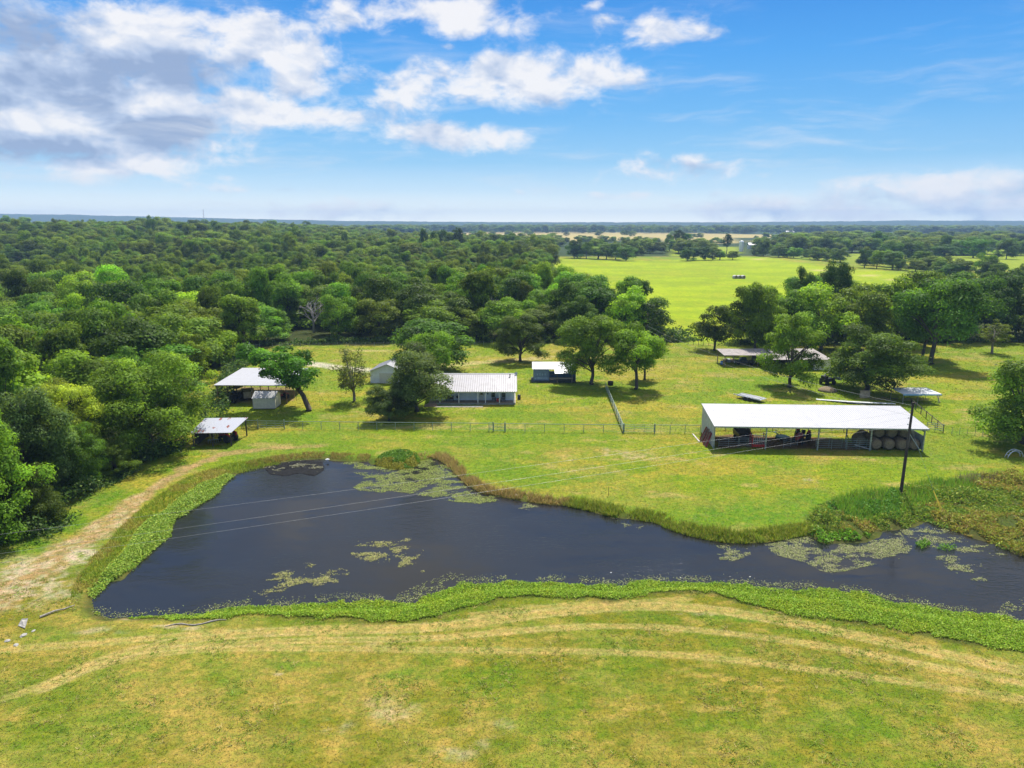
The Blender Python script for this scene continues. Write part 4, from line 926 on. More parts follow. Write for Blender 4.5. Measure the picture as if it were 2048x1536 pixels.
tag(MB().tube([F(495, 708), F(495, 708)+Vector((0, 0, 2.2))], .12).tube([F(495, 708)+Vector((0, 0, 1.6)), F(500, 703)+Vector((0, 0, 2.4))], .06).build('gate_post', M_BRIGHTSTEEL), 'pale braced gate post beside the end of the white drive', 'post')
tag(MB().tube([F(1217, 991), F(1217, 991)+Vector((0, 0, 1.2))], .03, 6).build('stake', M_DARKWOOD), 'thin dark stake standing in the lawn above the pond', 'stake')

# ---- power pole, wires
PO = at(1801, 990)
pole = empty('power_pole', PO, 0, 'tall dark wooden power pole at the marshy end of the pond', 'power pole')
PH = 11.9
MB().tube([(0, 0, -.3), (.05, 0, PH*.5), (.12, 0, PH)], [.20, .17, .13], 12).build('pole_shaft', M_DARKWOOD, pole)
for z in (10.75, 9.95, 9.15): MB().lathe([(.04, -.06), (.09, -.04), (.05, 0), (.09, .04), (.03, .06)], (-.2, 0, z), 10, 'x').build('insulator', M_WHITE, pole)
MB().tube([(.12, -.1, .3), (.12, -.14, 8)], .02, 5).build('ground_wire', M_STEEL, pole)
def wire(a, b, sag, r, lb):
    a, b = Vector(a), Vector(b); pts = []
    for i in range(41):
        f = i/40; p = a.lerp(b, f); p.z -= sag*4*f*(1-f); pts.append(p)
    return tag(MB().tube(pts, r, 5).build('power_line', M_WIRE), lb, 'power line', None)
for k, (zz, yl, lb) in enumerate(((10.75, 1081, 'topmost of the three power lines crossing the pond from the pole'), (9.95, 1121, 'middle of the three power lines crossing the pond from the pole'), (9.15, 1140, 'lowest of the three power lines crossing the pond from the pole'))):
    wire(PO+Vector((-.25, 0, zz)), atY(-100, yl, 54), .35, .0075, lb)
P2_ = atY(1294, 651, 190)
wire(PO+Vector((.05, .1, 11.5)), P2_, 1.8, .012, 'upper power line running from the pole back over the barn to the wood')
wire(PO+Vector((.05, .1, 10.2)), P2_+Vector((.5, 0, -1.3)), 1.8, .012, 'lower power line running from the pole back over the barn to the wood')
o = empty('utility_pole', (P2_.x, P2_.y, 0), 0, 'dark utility pole at the wood edge beyond the cross fence', 'power pole')
MB().tube([(0, 0, 0), (0, 0, P2_.z+.4)], [.16, .11], 8).build('pole_shaft', M_DARKWOOD, o)
PL = atY(-100, 1121, 54); o = empty('utility_pole', (PL.x-.2, PL.y, 0), 0, 'dark utility pole at the left end of the pond lines', 'power pole')
MB().tube([(0, 0, 0), (0, 0, PL.z+1.0)], [.16, .11], 8).build('pole_shaft', M_DARKWOOD, o)
GA = at(1882, 1024)
tag(MB().tube([PO+Vector((.1, 0, 9.0)), GA], .012, 5).build('guy_wire', M_STEEL), 'thin guy wire from the power pole to its ground anchor', 'guy wire')
o = empty('guy_guard', GA, 0, 'yellow guard sleeves on the guy wire anchor in the marsh', 'guy guard')
dv = (PO+Vector((.1, 0, 9.0))-GA).normalized()
MB().tube([(0, 0, 0), tuple(dv*2.6)], .05, 6).build('guard_sleeve', M_YELLOW, o)
MB().tube([(.25, .1, 0), tuple(dv*2.5+Vector((.05, .1, 0)))], .05, 6).build('guard_sleeve', M_YELLOW, o)

# ---- hay ring at the right edge
HR = at(2031, 915)
o = empty('hay_ring', HR, R(12), 'half-sunk pale metal hay ring standing at the right edge', 'hay feeder')
for r_, y in ((1.35, 0), (1.35, .5), (1.12, .25)):
    MB().tube([(r_*math.cos(a), y, -.25+r_*math.sin(a)) for a in np.linspace(-.1, PI+.1, 24)], .05, 6).build('ring', M_BRIGHTSTEEL, o)
b = MB()
for a in np.linspace(.15, PI-.15, 9): b.tube([(1.35*math.cos(a), 0, -.25+1.35*math.sin(a)), (1.35*math.cos(a), .5, -.25+1.35*math.sin(a))], .03, 5)
b.build('spacer', M_BRIGHTSTEEL, o)
# ---- rocks, log, litter
def rock(px, py, s, m_, lb, seed, cat='rock', name='rock'):
    rr = np.random.default_rng(seed); bm = bmesh.new(); bmesh.ops.create_icosphere(bm, subdivisions=2, radius=1)
    for v in bm.verts:
        n = 1+.5*(vnoise(np.array([v.co.x*1.5+seed]), np.array([v.co.y*1.5+v.co.z*2]), seed)[0]-.5); v.co *= n
    me = bpy.data.meshes.new(name); bm.to_mesh(me); bm.free(); me.materials.append(m_)
    o = bpy.data.objects.new(name, me); col.objects.link(o); o.location = at(px, py); o.scale = (s*.55, s*.4, s*.22); o.rotation_euler = (0, 0, seed)
    return tag(o, lb, cat)
M_ROCK = mat("pale_rock", (.33,.31,.28), .9, 0, .3, 3, .4)
rock(655, 919, .55, M_WHITE, 'white rock on the far pond shore', 3)
rock(1033, 990, .4, M_WHITE, 'small white rock in the tan reeds of the far shore', 6)
rock(1978, 967, .6, M_WHITE, 'white lump lying in the brown marsh weeds', 8)
rock(47, 1271, .55, M_ROCK, 'pale flat stone near the lower-left corner of the pond', 11)
rock(15, 1282, .5, M_ROCK, 'grey stone nearest the left edge by the pond corner', 12)
rock(67, 1262, .35, M_ROCK, 'small grey stone beside the pale flat stone', 14)
rock(32, 1290, .45, M_ROCK, 'grey stone half sunk in the bare earth by the left edge', 15)
tag(MB().slab([at(36, 1252)+Vector((0, 0, .05)), at(50, 1258)+Vector((0, 0, .1)), at(57, 1243)+Vector((0, 0, .32)), at(45, 1246)+Vector((0, 0, .4))], .07).build('broken_slab', M_ROCK), 'broken pale slab tilted in the grass at the left', 'slab')
a, c = at(80, 1236), at(150, 1212)
tag(MB().tube([a+Vector((0, 0, .1)), a.lerp(c, .4)+Vector((0, .1, .16)), a.lerp(c, .7)+Vector((0, -.1, .12)), c+Vector((0, 0, .1))], [.10, .08, .06, .03], 8).build('driftwood_log', mat("grey_driftwood", (.30,.265,.22), .9, 0, .3, 6)), 'grey driftwood log lying at the pond corner', 'log')
a, c = at(330, 1254), at(452, 1242)
tag(MB().tube([a.lerp(c, f)+Vector((0, .25*math.sin(f*9), .05)) for f in np.linspace(0, 1, 9)], [.02, .05, .07, .05, .08, .06, .08, .05, .02], 7).build('driftwood_line', mat("grey_driftwood", (.42,.37,.31), .9)), 'line of grey driftwood along the near bank of the pond', 'driftwood')

# ---- far things
def far_bale(px_, py_, lb):
    o = empty('white_bale', at(px_, py_), R(20), lb, 'hay bale', 'white bales in the hay field')
    MB().lathe([(1.1, -1.2), (1.2, -1.0), (1.2, 1.0), (1.1, 1.2)], (0, 0, 1.15), 16, 'y').build('bale_wrap', mat("white_bale_wrap", (.45,.42,.38), .6), o, True)
    MB().lathe([(1.0, -1.26), (.1, -1.28)], (0, 0, 1.15), 16, 'y').build('bale_face', M_HAY, o)
far_bale(1469.5, 558, 'white-wrapped bale in the hay field, left of its row'); far_bale(1477.5, 558, 'white-wrapped bale in the hay field, middle of its row'); far_bale(1485.5, 558, 'white-wrapped bale in the hay field, right of its row')
TK = at(1482, 503); s_ = mpp(TK)
o = empty('storage_tank', TK, 0, 'tall white storage tank beyond the hay field', 'tank')
MB().lathe([(4.4*s_, 0), (4.4*s_, 19*s_), (3.6*s_, 20.5*s_), (.1, 21.5*s_)], n=20).build('tank_shell', mat('white_tank_paint', (.82,.82,.82), .5), o); MB().tube([(5*s_, -2, 0), (5*s_, -2, 20*s_)], .2, 5).build('ladder', M_STEEL, o)
WH = at(1498, 498); s_ = mpp(WH)
o = empty('white_barn', WH, 0, 'small white barn right of the tall white tank', 'barn')
MB().box(0, 0, 0, 13*s_, 9, 8*s_).build('wall', M_WHITE, o); MB().slab([(-.5, -.5, 8*s_), (13*s_+.5, -.5, 8*s_), (13*s_+.5, 4.5, 12*s_), (-.5, 4.5, 12*s_)], .2).slab([(-.5, 9.5, 8*s_), (13*s_+.5, 9.5, 8*s_), (13*s_+.5, 4.5, 12*s_), (-.5, 4.5, 12*s_)], .2).build('roof', M_ROOFG, o)
FH = atY(58, 556, 400); s_ = mpp(FH)
o = empty('woodland_house', (FH.x, FH.y, 0), R(-8), 'house with a red-edged pale roof glimpsed in the left wood', 'house')
MB().box(0, 0, 0, 26*s_, 9, FH.z+.5).build('wall', M_CREAM, o)
MB().slab([(-1, -1, FH.z+.4), (26*s_+1, -1, FH.z+.4), (26*s_+1, 4.5, FH.z+3.4), (-1, 4.5, FH.z+3.4)], .2).slab([(-1, 10, FH.z+.4), (26*s_+1, 10, FH.z+.4), (26*s_+1, 4.5, FH.z+3.4), (-1, 4.5, FH.z+3.4)], .2).build('roof', M_ROOFG, o)
MB().box(-1, 4.3, FH.z+3.42, 26*s_+1, 4.9, FH.z+3.8).build('ridge_cap', M_RED, o)
for (x, y, wd, hh, lb, nm) in ((1578, 467, 20, 6, 'pale roofed far barn below the blue woods on the right', 'distant_barn'), (963, 494, 10, 7, 'small pale house seen past the end of the wood', 'distant_house'), (1700, 478, 9, 4, 'small far white shed in the pale fields', 'distant_shed')):
    q = at(x, y); s_ = mpp(q); o = empty(nm, q, 0, lb, 'barn' if 'barn' in nm else 'house')
    MB().box(-wd*s_/2, 0, 0, wd*s_/2, 10*s_, hh*s_*.55).build('wall', M_CREAM, o)
    MB().slab([(-wd*s_*.55, -1, hh*s_*.5), (wd*s_*.55, -1, hh*s_*.5), (wd*s_*.4, 5*s_, hh*s_), (-wd*s_*.4, 5*s_, hh*s_)], .3).slab([(-wd*s_*.55, 11*s_, hh*s_*.5), (wd*s_*.55, 11*s_, hh*s_*.5), (wd*s_*.4, 5*s_, hh*s_), (-wd*s_*.4, 5*s_, hh*s_)], .3).build('roof', M_ROOFG, o)
RT = atY(406, 419, 3000); o = empty('radio_mast', (RT.x, RT.y, 0), 0, 'thin radio mast on the far skyline at the left', 'mast')
k = MB()
for a in (0, 2.1, 4.2): k.tube([(1.0*math.cos(a), 1.0*math.sin(a), 0), (.7*math.cos(a), .7*math.sin(a), RT.z)], .32, 5)
for i in range(24): z = RT.z*i/24; k.beam((.9, 0, z), (-.45, .8, z+RT.z/24), .25); k.beam((-.45, .8, z), (-.45, -.8, z+RT.z/24), .25)
k.build('lattice', mat("red_white_mast", (.45,.35,.33), .6), o)
# ------------------------------------------------------------------ trees
LEAF = leaf_mat("tree_leaves", .50, vary=.5, spec=.12)
BARK = mat("bark", (.075,.060,.048), .95, 0, .35, 5, .5, stretch=(1, 1, .2))
BARKP = mat("pale_bark", (.22,.19,.16), .95, 0, .35, 5, .5, stretch=(1, 1, .2))
DEADW = mat("dead_grey_wood", (.36,.33,.30), .95, 0, .25, 4)
def prof(kind, t):
    if kind == 'round': return np.sqrt(np.clip(1-np.abs((t-.42)/.60)**2.3, 0, 1))
    if kind == 'dense': return np.clip(np.sqrt(np.clip(1-np.abs((t-.30)/.72)**2.4, 0, 1)), 0, 1)
    if kind == 'tall': return np.sqrt(np.clip(1-np.abs((t-.45)/.60)**2.0, 0, 1))*.9
    if kind == 'umbrella': return np.sqrt(np.clip(1-np.abs((t-.55)/.50)**2.0, 0, 1))
    if kind == 'pine': return np.sqrt(np.clip(1-np.abs((t-.5)/.52)**2.2, 0, 1))
    return np.sqrt(np.clip(1-np.abs((t-.45)/.58)**2, 0, 1))
def make_proto(nm, seed, kind, bottom, Rw, npuff, nleaf, leaf, puff, aspect=.55, fill=.45, H=10.0, trunk=.26, bark=None, droop=0.0, lean=(0, 0), limbs=7, twigs=0):
    """a tree 10 m high: crown = leaf-sized faces clustered round limb ends; trunk = tapered bole with limbs"""
    rng = np.random.default_rng(seed)
    t = rng.uniform(0.03, .93, npuff)**.9; ang = rng.uniform(0, 2*PI, npuff)
    # uneven outline: lobes of different reach
    lob = 1+.26*np.sin(ang*2+rng.uniform(0, 6))+.18*np.sin(ang*3+rng.uniform(0, 6)+t*5)+.12*np.sin(ang*5+t*9)
    rad = prof(kind, t)*Rw*np.sqrt(rng.uniform(fill**2, 1, npuff))*np.clip(lob, .55, 1.3)*.86
    cz = bottom+t*(H-bottom)*(.90+.10*rng.uniform(-1, 1, npuff))
    pc = np.stack([rad*np.cos(ang)+lean[0]*t, rad*np.sin(ang)+lean[1]*t, cz], 1)
    pr = puff*Rw*rng.uniform(.65, 1.35, npuff)
    w_ = pr**2/np.sum(pr**2); cnt = np.maximum(8, (w_*npuff*nleaf).astype(int))
    ii = np.repeat(np.arange(npuff), cnt); n = len(ii)
    d = rng.normal(size=(n, 3)); d /= np.linalg.norm(d, axis=1, keepdims=True)
    flip = (d[:, 2] < -.25) & (rng.uniform(size=n) < .7); d[flip, 2] *= -1
    rr = pr[ii]*(rng.uniform(.12, 1.0, n)**.33)*(1+.09*rng.normal(size=n))
    pos = pc[ii]+d*rr[:, None]*np.array([1, 1, .66])
    pos[:, 2] -= droop*np.maximum(0, rng.normal(size=n))*pr[ii]
    pos[:, 2] = np.maximum(pos[:, 2], bottom*.55+.15)
    nrm = d*1.0+np.array([0, 0, .35])+rng.normal(size=(n, 3))*.36
    size = leaf*rng.uniform(.6, 1.3, n)
    V, F = leaf_quads(pos, nrm, size, aspect, rng)
    v = np.repeat((1+.28*rng.normal(size=npuff))[ii]*(1+.20*rng.normal(size=n)), 4)
    cr = np_mesh('crown', V, F, LEAF, [('v', 'FLOAT', np.clip(v, .35, 2.0))])
    tb = MB(); top = bottom+(H-bottom)*.55
    cx = lambda z: (lean[0]*max(0, (z-bottom*.4)/(H-bottom))*.8, lean[1]*max(0, (z-bottom*.4)/(H-bottom))*.8)
    zs = [0, .25, bottom*.6+.3, bottom+.6, top]; rs = [trunk*1.55, trunk*1.1, trunk*.92, trunk*.8, trunk*.3]
    jit = rng.normal(size=(5, 2))*.10; jit[0] = 0
    tb.tube([(cx(z)[0]+jit[k, 0], cx(z)[1]+jit[k, 1], z) for k, z in enumerate(zs)], rs, 9)
    order = rng.permutation(npuff)[:limbs]
    for k in order:
        z0 = bottom*.75+rng.uniform(0, (top-bottom)*.6); p0 = np.array([*cx(z0), z0]); p1 = pc[k]
        m = p0*.45+p1*.55; m[2] += .25
        tb.tube([p0, m, p1], [trunk*.42, trunk*.26, trunk*.08], 6)
        for _ in range(twigs):
            q = p1+rng.normal(size=3)*pr[k]*.7; tb.tube([m*.4+p1*.6, q], [trunk*.12, trunk*.04], 4)
    tr = tb.build('trunk', bark or BARK, None, True)
    e = empty(nm); cr.parent = e; tr.parent = e
    e['_w'] = 2*Rw
    return e
PROTO = {}
def P_(key, *a, **k): PROTO[key] = make_proto(k.pop('nm', 'broadleaf_tree'), *a, **k)
P_('oak1', 11, 'round', 1.8, 4.7, 42, 290, .205, .35, fill=.6)
P_('oak2', 12, 'round', 2.2, 4.9, 36, 320, .205, .37, fill=.6)
P_('oak3', 13, 'dense', 1.2, 4.6, 46, 270, .205, .33, fill=.6)
P_('bush1', 14, 'dense', .5, 4.4, 44, 270, .20, .34, fill=.6)
P_('bush2', 15, 'dense', .6, 4.8, 38, 300, .21, .36, fill=.6)
P_('tall1', 16, 'tall', 2.4, 3.5, 40, 270, .19, .38, fill=.5)
P_('tall2', 17, 'tall', 3.0, 3.8, 38, 270, .19, .37, fill=.5)
P_('high1', 18, 'round', 3.4, 4.6, 46, 300, .175, .32, limbs=10, fill=.6)
P_('high2', 19, 'umbrella', 3.0, 4.6, 44, 300, .175, .30, limbs=11, fill=.55)
P_('airy1', 20, 'tall', 1.9, 3.9, 60, 62, .17, .26, limbs=22, twigs=3, bark=BARKP)
P_('airy2', 21, 'round', 2.6, 3.6, 46, 60, .18, .24, limbs=16, twigs=3, bark=BARKP)
P_('pine1', 22, 'pine', 2.8, 3.2, 64, 200, .16, .27, aspect=.30, nm='pine_tree')
P_('pine2', 23, 'round', 3.2, 3.8, 66, 210, .16, .25, aspect=.30, nm='pine_tree')
P_('lean', 24, 'umbrella', 3.6, 5.2, 66, 170, .20, .21, limbs=26, lean=(-5.4, .3), trunk=.33, fill=.3, twigs=2)
P_('near1', 25, 'round', 1.0, 4.8, 120, 430, .105, .21, droop=.45, limbs=22, twigs=2)
P_('near2', 26, 'dense', .4, 4.6, 110, 400, .115, .22, droop=.25, limbs=18, twigs=2)
P_('near3', 27, 'round', 1.2, 4.4, 100, 400, .10, .22, droop=.2, limbs=18, twigs=2)
P_('yard1', 28, 'round', 1.7, 4.7, 64, 420, .14, .27, limbs=18, twigs=2)
P_('yard2', 29, 'round', 2.3, 4.6, 60, 430, .14, .28, limbs=18, twigs=2)
P_('yard3', 30, 'dense', .7, 4.6, 62, 420, .14, .28, limbs=14, twigs=1)
P_('cone', 31, 'dense', 1.2, 4.2, 56, 380, .14, .26, limbs=14)
used = set()
def dead_tree(seed):
    rng = random.Random(seed); e = empty('dead_tree'); tb = MB(); bb = MB()
    tb.tube([(0, 0, 0), (.1, .05, 3), (.0, .1, 5.5)], [.30, .22, .12], 8)
    def grow(p, d, ln, r, lev):
        q = p+d*ln; m = p.lerp(q, .5)+Vector((rng.uniform(-.1, .1), rng.uniform(-.1, .1), 0))*ln
        bb.tube([p, m, q], [r, r*.8, r*.55], 5)
        if lev:
            for _ in range(3):
                nd = (d+Vector((rng.gauss(0, .55), rng.gauss(0, .55), rng.gauss(.12, .35)))).normalized(); grow(q if rng.random() < .6 else m, nd, ln*.66, r*.55, lev-1)
    for k in range(8):
        a = k*2.4; z = 2.2+k*.45; grow(Vector((.05, .05, z)), Vector((math.cos(a), math.sin(a), .75)).normalized(), 1.9, .13, 3)
    tb.build('trunk', DEADW, e, True); bb.build('bare_branches', DEADW, e); e['_w'] = 8.0
    return e
PROTO['dead1'] = dead_tree(1); PROTO['dead2'] = dead_tree(5)
CLEAR = []
TREES = []           # (x, y, radius) of every named tree
def place(key, X, Y, Wm, Hm, rz, colr, label, group=None, cat='tree', name=None):
    src = PROTO[key]
    o = src if key not in used else copy_tree(src); used.add(key)
    if name: o.name = name
    o.location = (X, Y, 0); o.rotation_euler = (0, 0, rz); o.scale = (Wm/src['_w'], Wm/src['_w'], Hm/10.0)
    tag(o, label, cat, group)
    for ch in o.children: ch.color = (*colr, 1)
    TREES.append((X, Y, Wm*.5)); return o
BRIGHT, MID, DARK, OLIVE, GREYG, YELLO, DEEP, BROWN = (.170,.310,.016), (.122,.230,.016), (.082,.155,.016), (.122,.200,.018), (.135,.190,.045), (.240,.310,.028), (.042,.086,.016), (.080,.130,.018)
def nt_(key, bx, by, top, wpx, colr, label, rz=0.0, cat='tree', name=None, group=None):
    b = at(bx, by); tp = atY(bx, top, b.y+.0)
    return place(key, b.x, b.y, wpx*mpp(b), tp.z*1.02, rz, colr, label, group, cat, name)
# yard and pasture trees one can point at
nt_('lean', 618, 822, 692, 158, (.115,.225,.014), 'leaning tree with a flat spreading crown over the cream shed', 0.0)
nt_('airy1', 708, 804, 690, 84, GREYG, 'sparse greyish tree standing alone before the white drive', 1.0)
nt_('yard3', 832, 824, 690, 142, GREYG, 'big grey-green tree at the left end of the house', 2.2)
nt_('yard3', 778, 842, 766, 80, GREYG, 'low grey-green bushy tree by the fence below the big yard tree', .8)
nt_('high1', 862, 772, 662, 105, BRIGHT, 'bright green tree rising just behind the big grey-green yard tree', .4)
nt_('oak1', 868, 745, 640, 170, DARK, 'big dark tree behind the house and the bright green tree', 1.9)
nt_('cone', 1040, 723, 629, 92, BROWN, 'dark brownish round tree standing alone behind the house', 2.9)
nt_('yard1', 1184, 769, 636, 128, OLIVE, 'large dark olive tree beside the blue-grey porch shed', 5.1)
nt_('high2', 1271, 779, 654, 112, BRIGHT, 'bright green spreading tree right of the cross fence end', .2)
nt_('tall2', 1289, 759, 668, 60, MID, 'slim tree close behind the bright spreading tree', .6)
nt_('oak2', 1429, 701, 614, 80, DARK, 'dark tree standing alone on the near edge of the hay field', 1.2)
nt_('cone', 1578, 775, 626, 110, (.15,.275,.018), 'bright green oval tree in front of the equipment shed', 2.0)
nt_('yard2', 1508, 712, 562, 100, MID, 'tall tree at the left end of the grove behind the equipment shed', 2.6)
nt_('oak3', 1565, 705, 585, 110, MID, 'wide tree in the grove behind the equipment shed, second from its left', 1.1)
nt_('oak2', 1640, 700, 574, 130, BRIGHT, 'pale-topped wide tree in the middle of the right grove', 3.3)
nt_('oak1', 1715, 700, 572, 130, MID, 'broad tree in the right grove just left of the twin-trunk tree', 4.5)
nt_('pine1', 1600, 668, 535, 52, DEEP, 'dark pine standing above the right grove, the smaller of the pair', .3)
nt_('pine2', 1662, 672, 522, 74, DEEP, 'dark rounded pine standing above the right grove, the larger of the pair', 1.3)
nt_('yard3', 1733, 782, 655, 166, DARK, 'dense dark round tree left of the blue-roofed shelter', 2.4)
nt_('high1', 1862, 729, 556, 150, (.095,.170,.016), 'big tree with a stout trunk alone in the right pasture', 1.0)
nt_('high2', 1847, 716, 592, 110, OLIVE, 'olive tree close behind the big stout-trunked pasture tree', 3.1)
nt_('airy2', 1984, 707, 640, 62, OLIVE, 'small pale-trunked sparse tree in the right pasture', .9)
nt_('yard3', 2050, 888, 716, 205, (.12,.22,.018), 'dark glossy tree cut by the right edge beside the hay ring', 4.0)
for k, (bx, by, tp, wd, cl_, ky, lb) in enumerate([
    (1790, 690, 560, 110, MID, 'oak3', 'tree of the right grove directly behind the twin pasture trees'), (1900, 680, 556, 110, DARK, 'oak1', 'dark tree in the row behind the sparse pale-trunked tree, leftmost'),
    (1968, 678, 560, 110, DARK, 'oak2', 'dark tree in the row behind the sparse pale-trunked tree, second'), (2030, 672, 548, 110, DEEP, 'bush2', 'very dark tree at the right edge of the row behind the pasture'),
    (2090, 690, 560, 120, DARK, 'oak3', 'dark tree just cut by the right edge above the pasture'), (1925, 655, 545, 90, DARK, 'tall2', 'tall dark tree at the back of the right-hand row'), (1830, 668, 546, 100, MID, 'oak2', 'mid green tree topping the right-hand row above the twin pasture trees'),
    (1995, 640, 540, 80, DEEP, 'oak1', 'dark tree beside the short pole at the back of the right-hand row')]):
    nt_(ky, bx, by, tp, wd, cl_, lb, k*1.3)
# the left bank
nt_('near1', 304, 900, 693, 232, (.140,.250,.020), 'huge bright green tree overhanging the rusty lean-to', 1.0)
nt_('near3', 130, 950, 758, 160, YELLO, 'yellow-green rounded tree in the left wood by the pond', 2.0)
nt_('near2', 60, 1010, 775, 200, GREYG, 'large grey-green tree at the left edge above the pond track', .5)
nt_('near2', -40, 1080, 800, 220, MID, 'dark leafy tree cut by the left edge beside the power lines', 2.5)
nt_('near3', 150, 985, 850, 130, MID, 'glossy mid green tree nearest the pond track', 4.0)
nt_('near2', 50, 1060, 930, 130, DARK, 'low dark bushy tree at the left edge where the lines cross', 3.6)
nt_('near2', 232, 950, 880, 90, DARK, 'low dark bushy tree in the shade below the huge bright tree', 1.6)
nt_('bush1', 440, 732, 655, 76, BRIGHT, 'bright green bushy tree by the fence left of the carport roof', .7)
nt_('bush2', 392, 765, 668, 70, BRIGHT, 'bright green tree between the huge tree and the carport', 2.7)
nt_('oak1', 322, 735, 612, 140, OLIVE, 'pale olive round oak in the left wood', 3.7)
nt_('oak2', 190, 790, 622, 130, OLIVE, 'olive open-branched oak left of the pale round oak', .9)
nt_('oak3', 60, 800, 640, 130, MID, 'mid green tree at the left edge above the yellow-green tree', 5.0)
nt_('oak2', -20, 860, 680, 150, BROWN, 'brownish olive tree cut by the left edge', 1.7)
nt_('tall1', 490, 716, 590, 90, MID, 'tall mid green tree at the wood corner above the drive gate', 2.1)
nt_('oak3', 250, 830, 700, 110, DARK, 'dark tree in the shade left of the huge bright tree', 2.1)
for k, (x, y, tp, wd, lb) in enumerate([(372, 655, 575, 72, 'bare grey dead tree in the wood at the left'), (628, 665, 580, 66, 'bare grey dead tree in the wood above the drive'), (990, 650, 568, 70, 'bare grey dead tree in the wood behind the house'), (440, 630, 570, 44, 'small bare grey tree in the wood left of the drive tree')]):
    o = nt_('dead%d' % (1+k % 2), x, y, tp, wd, (1, 1, 1), lb, k*1.1, 'dead tree'); CLEAR += [(o.location.x*f, o.location.y*f, 7.0) for f in (.94, .975, 1.0)]
CLEAR += [(FH.x*f+5, FH.y*f, 9.0) for f in (1.0, .96, .92)]
# ---- the wood: individual trees
rng = np.random.default_rng(77)
def hexgrid(x0, x1, y0, y1, s, jit, rng):
    out = []; y = y0; r = 0
    while y < y1:
        x = x0+(s*.5 if r % 2 else 0)
        while x < x1: out.append((x+rng.uniform(-jit, jit)*s, y+rng.uniform(-jit, jit)*s)); x += s
        y += s*.87; r += 1
    return np.array(out)
def free(pts, tr, k=.75):
    keep = np.ones(len(pts), bool)
    for (x, y, r) in tr: keep &= np.hypot(pts[:, 0]-x, pts[:, 1]-y) > r*k+1.5
    return keep
cand = hexgrid(-300, 120, 70, 520, 11.0, .31, rng)
px_, py_ = project(cand[:, 0], cand[:, 1])
ok = (sdist(cand[:, 0], cand[:, 1], FOREST) < -2.2) & free(cand, TREES+CLEAR) & (px_ > -90) & (px_ < 2150)
okr = (sdist(cand[:, 0], cand[:, 1], FORESTR) < -1.0) & free(cand, TREES, .5) & (px_ < 2100)
cand = cand[ok | okr]
cand = cand[np.argsort(np.hypot(cand[:, 0], cand[:, 1]-0))]
N_IND = 205
TINT = [('dark green', DARK, .34), ('mid green', MID, .34), ('bright green', BRIGHT, .14), ('olive', OLIVE, .18)]
FORM = [('broad round-topped', ('oak1', 'oak2', 'oak3'), .55), ('bushy', ('bush1', 'bush2'), .25), ('tall narrow', ('tall1', 'tall2'), .20)]
def zone(px, py):
    mark = [(120, 'at the far left of the wood'), (300, 'in the wood above the yellow-green tree'), (430, 'in the wood above the huge bright tree'), (560, 'in the wood above the carport'), (690, 'in the wood above the drive'), (790, 'in the wood above the sparse grey tree'),
            (930, 'in the wood above the house'), (1080, 'in the wood above the round brownish tree'), (1230, 'in the wood above the blue-grey shed'), (1400, 'at the wood tip by the hay field'), (3000, 'in the right-hand grove')]
    for x, s in mark:
        if px < x: break
    row = 'front rank' if py > 655 else ('second rank' if py > 615 else ('few ranks back' if py > 585 else 'well back'))
    return s, row
for i, (x, y) in enumerate(cand[:N_IND]):
    px, py = project(x, y); px, py = float(px), float(py)
    tn = rng.choice(len(TINT), p=[a[2] for a in TINT]); fm = rng.choice(3, p=[a[2] for a in FORM])
    s, row = zone(px, py)
    H = rng.uniform(10.5, 18.5)*(1.12 if fm == 2 else 1.0); Wd = rng.uniform(10.5, 18.5)*(.66 if fm == 2 else 1.0)
    if sdist(np.array([x]), np.array([y]), FOREST)[0] > -9: H *= .9
    place(str(rng.choice(FORM[fm][1])), x, y, Wd, H, rng.uniform(0, 6.28), tuple(np.array(TINT[tn][1])*rng.uniform(.85, 1.2)), f'{TINT[tn][0]} {FORM[fm][0]} tree {s}, {row}', 'trees of the wood')
# ---- hedgerow and field trees beyond the hay field, each its own
HED = []
def hedge_line(pts, n, hpx, wpx, jit, lb):
    P = world(pts); ln = [0]
    for a, c in zip(P[:-1], P[1:]): ln.append(ln[-1]+(c-a).length)
    for k in range(n):
        s = ln[-1]*(k+rng.uniform(-.25, .25)+.5)/n; j = max(0, min(len(P)-2, np.searchsorted(ln, s)-1))
        p = P[j].lerp(P[j+1], (s-ln[j])/max(1e-6, ln[j+1]-ln[j])); m_ = mpp(p)
        HED.append((p.x+rng.normal()*jit*m_, p.y+rng.normal()*jit*m_*4, hpx*m_*rng.uniform(.65, 1.25), wpx*m_*rng.uniform(.75, 1.3), lb))
hedge_line([(1130,515),(1160,516),(1258,520)], 7, 32, 34, 3, 'at the back of the hay field, left end')
hedge_line([(1360,521),(1470,519)], 6, 24, 28, 2, 'at the back of the hay field, below the white tank')
hedge_line([(1180,505),(1320,502),(1420,500)], 12, 28, 26, 6, 'behind the back hedge of the hay field')
hedge_line([(1510,512),(1560,515),(1640,521),(1690,527)], 10, 30, 30, 3, 'in the hedge running right from the white tank')
hedge_line([(1710,534),(1790,540),(1870,546),(1920,556)], 9, 34, 36, 3, 'in the hedge before the second field')
hedge_line([(1900,552),(1960,560),(2040,575)], 5, 42, 44, 3, 'in the hedge at the far right of the hay field')
hedge_line([(1560,503),(1660,503),(1760,505)], 9, 34, 36, 5, 'in the tree belt behind the right hedge')
hedge_line([(1780,520),(1900,515),(2050,518)], 9, 36, 40, 6, 'in the far right belt beyond the second field')
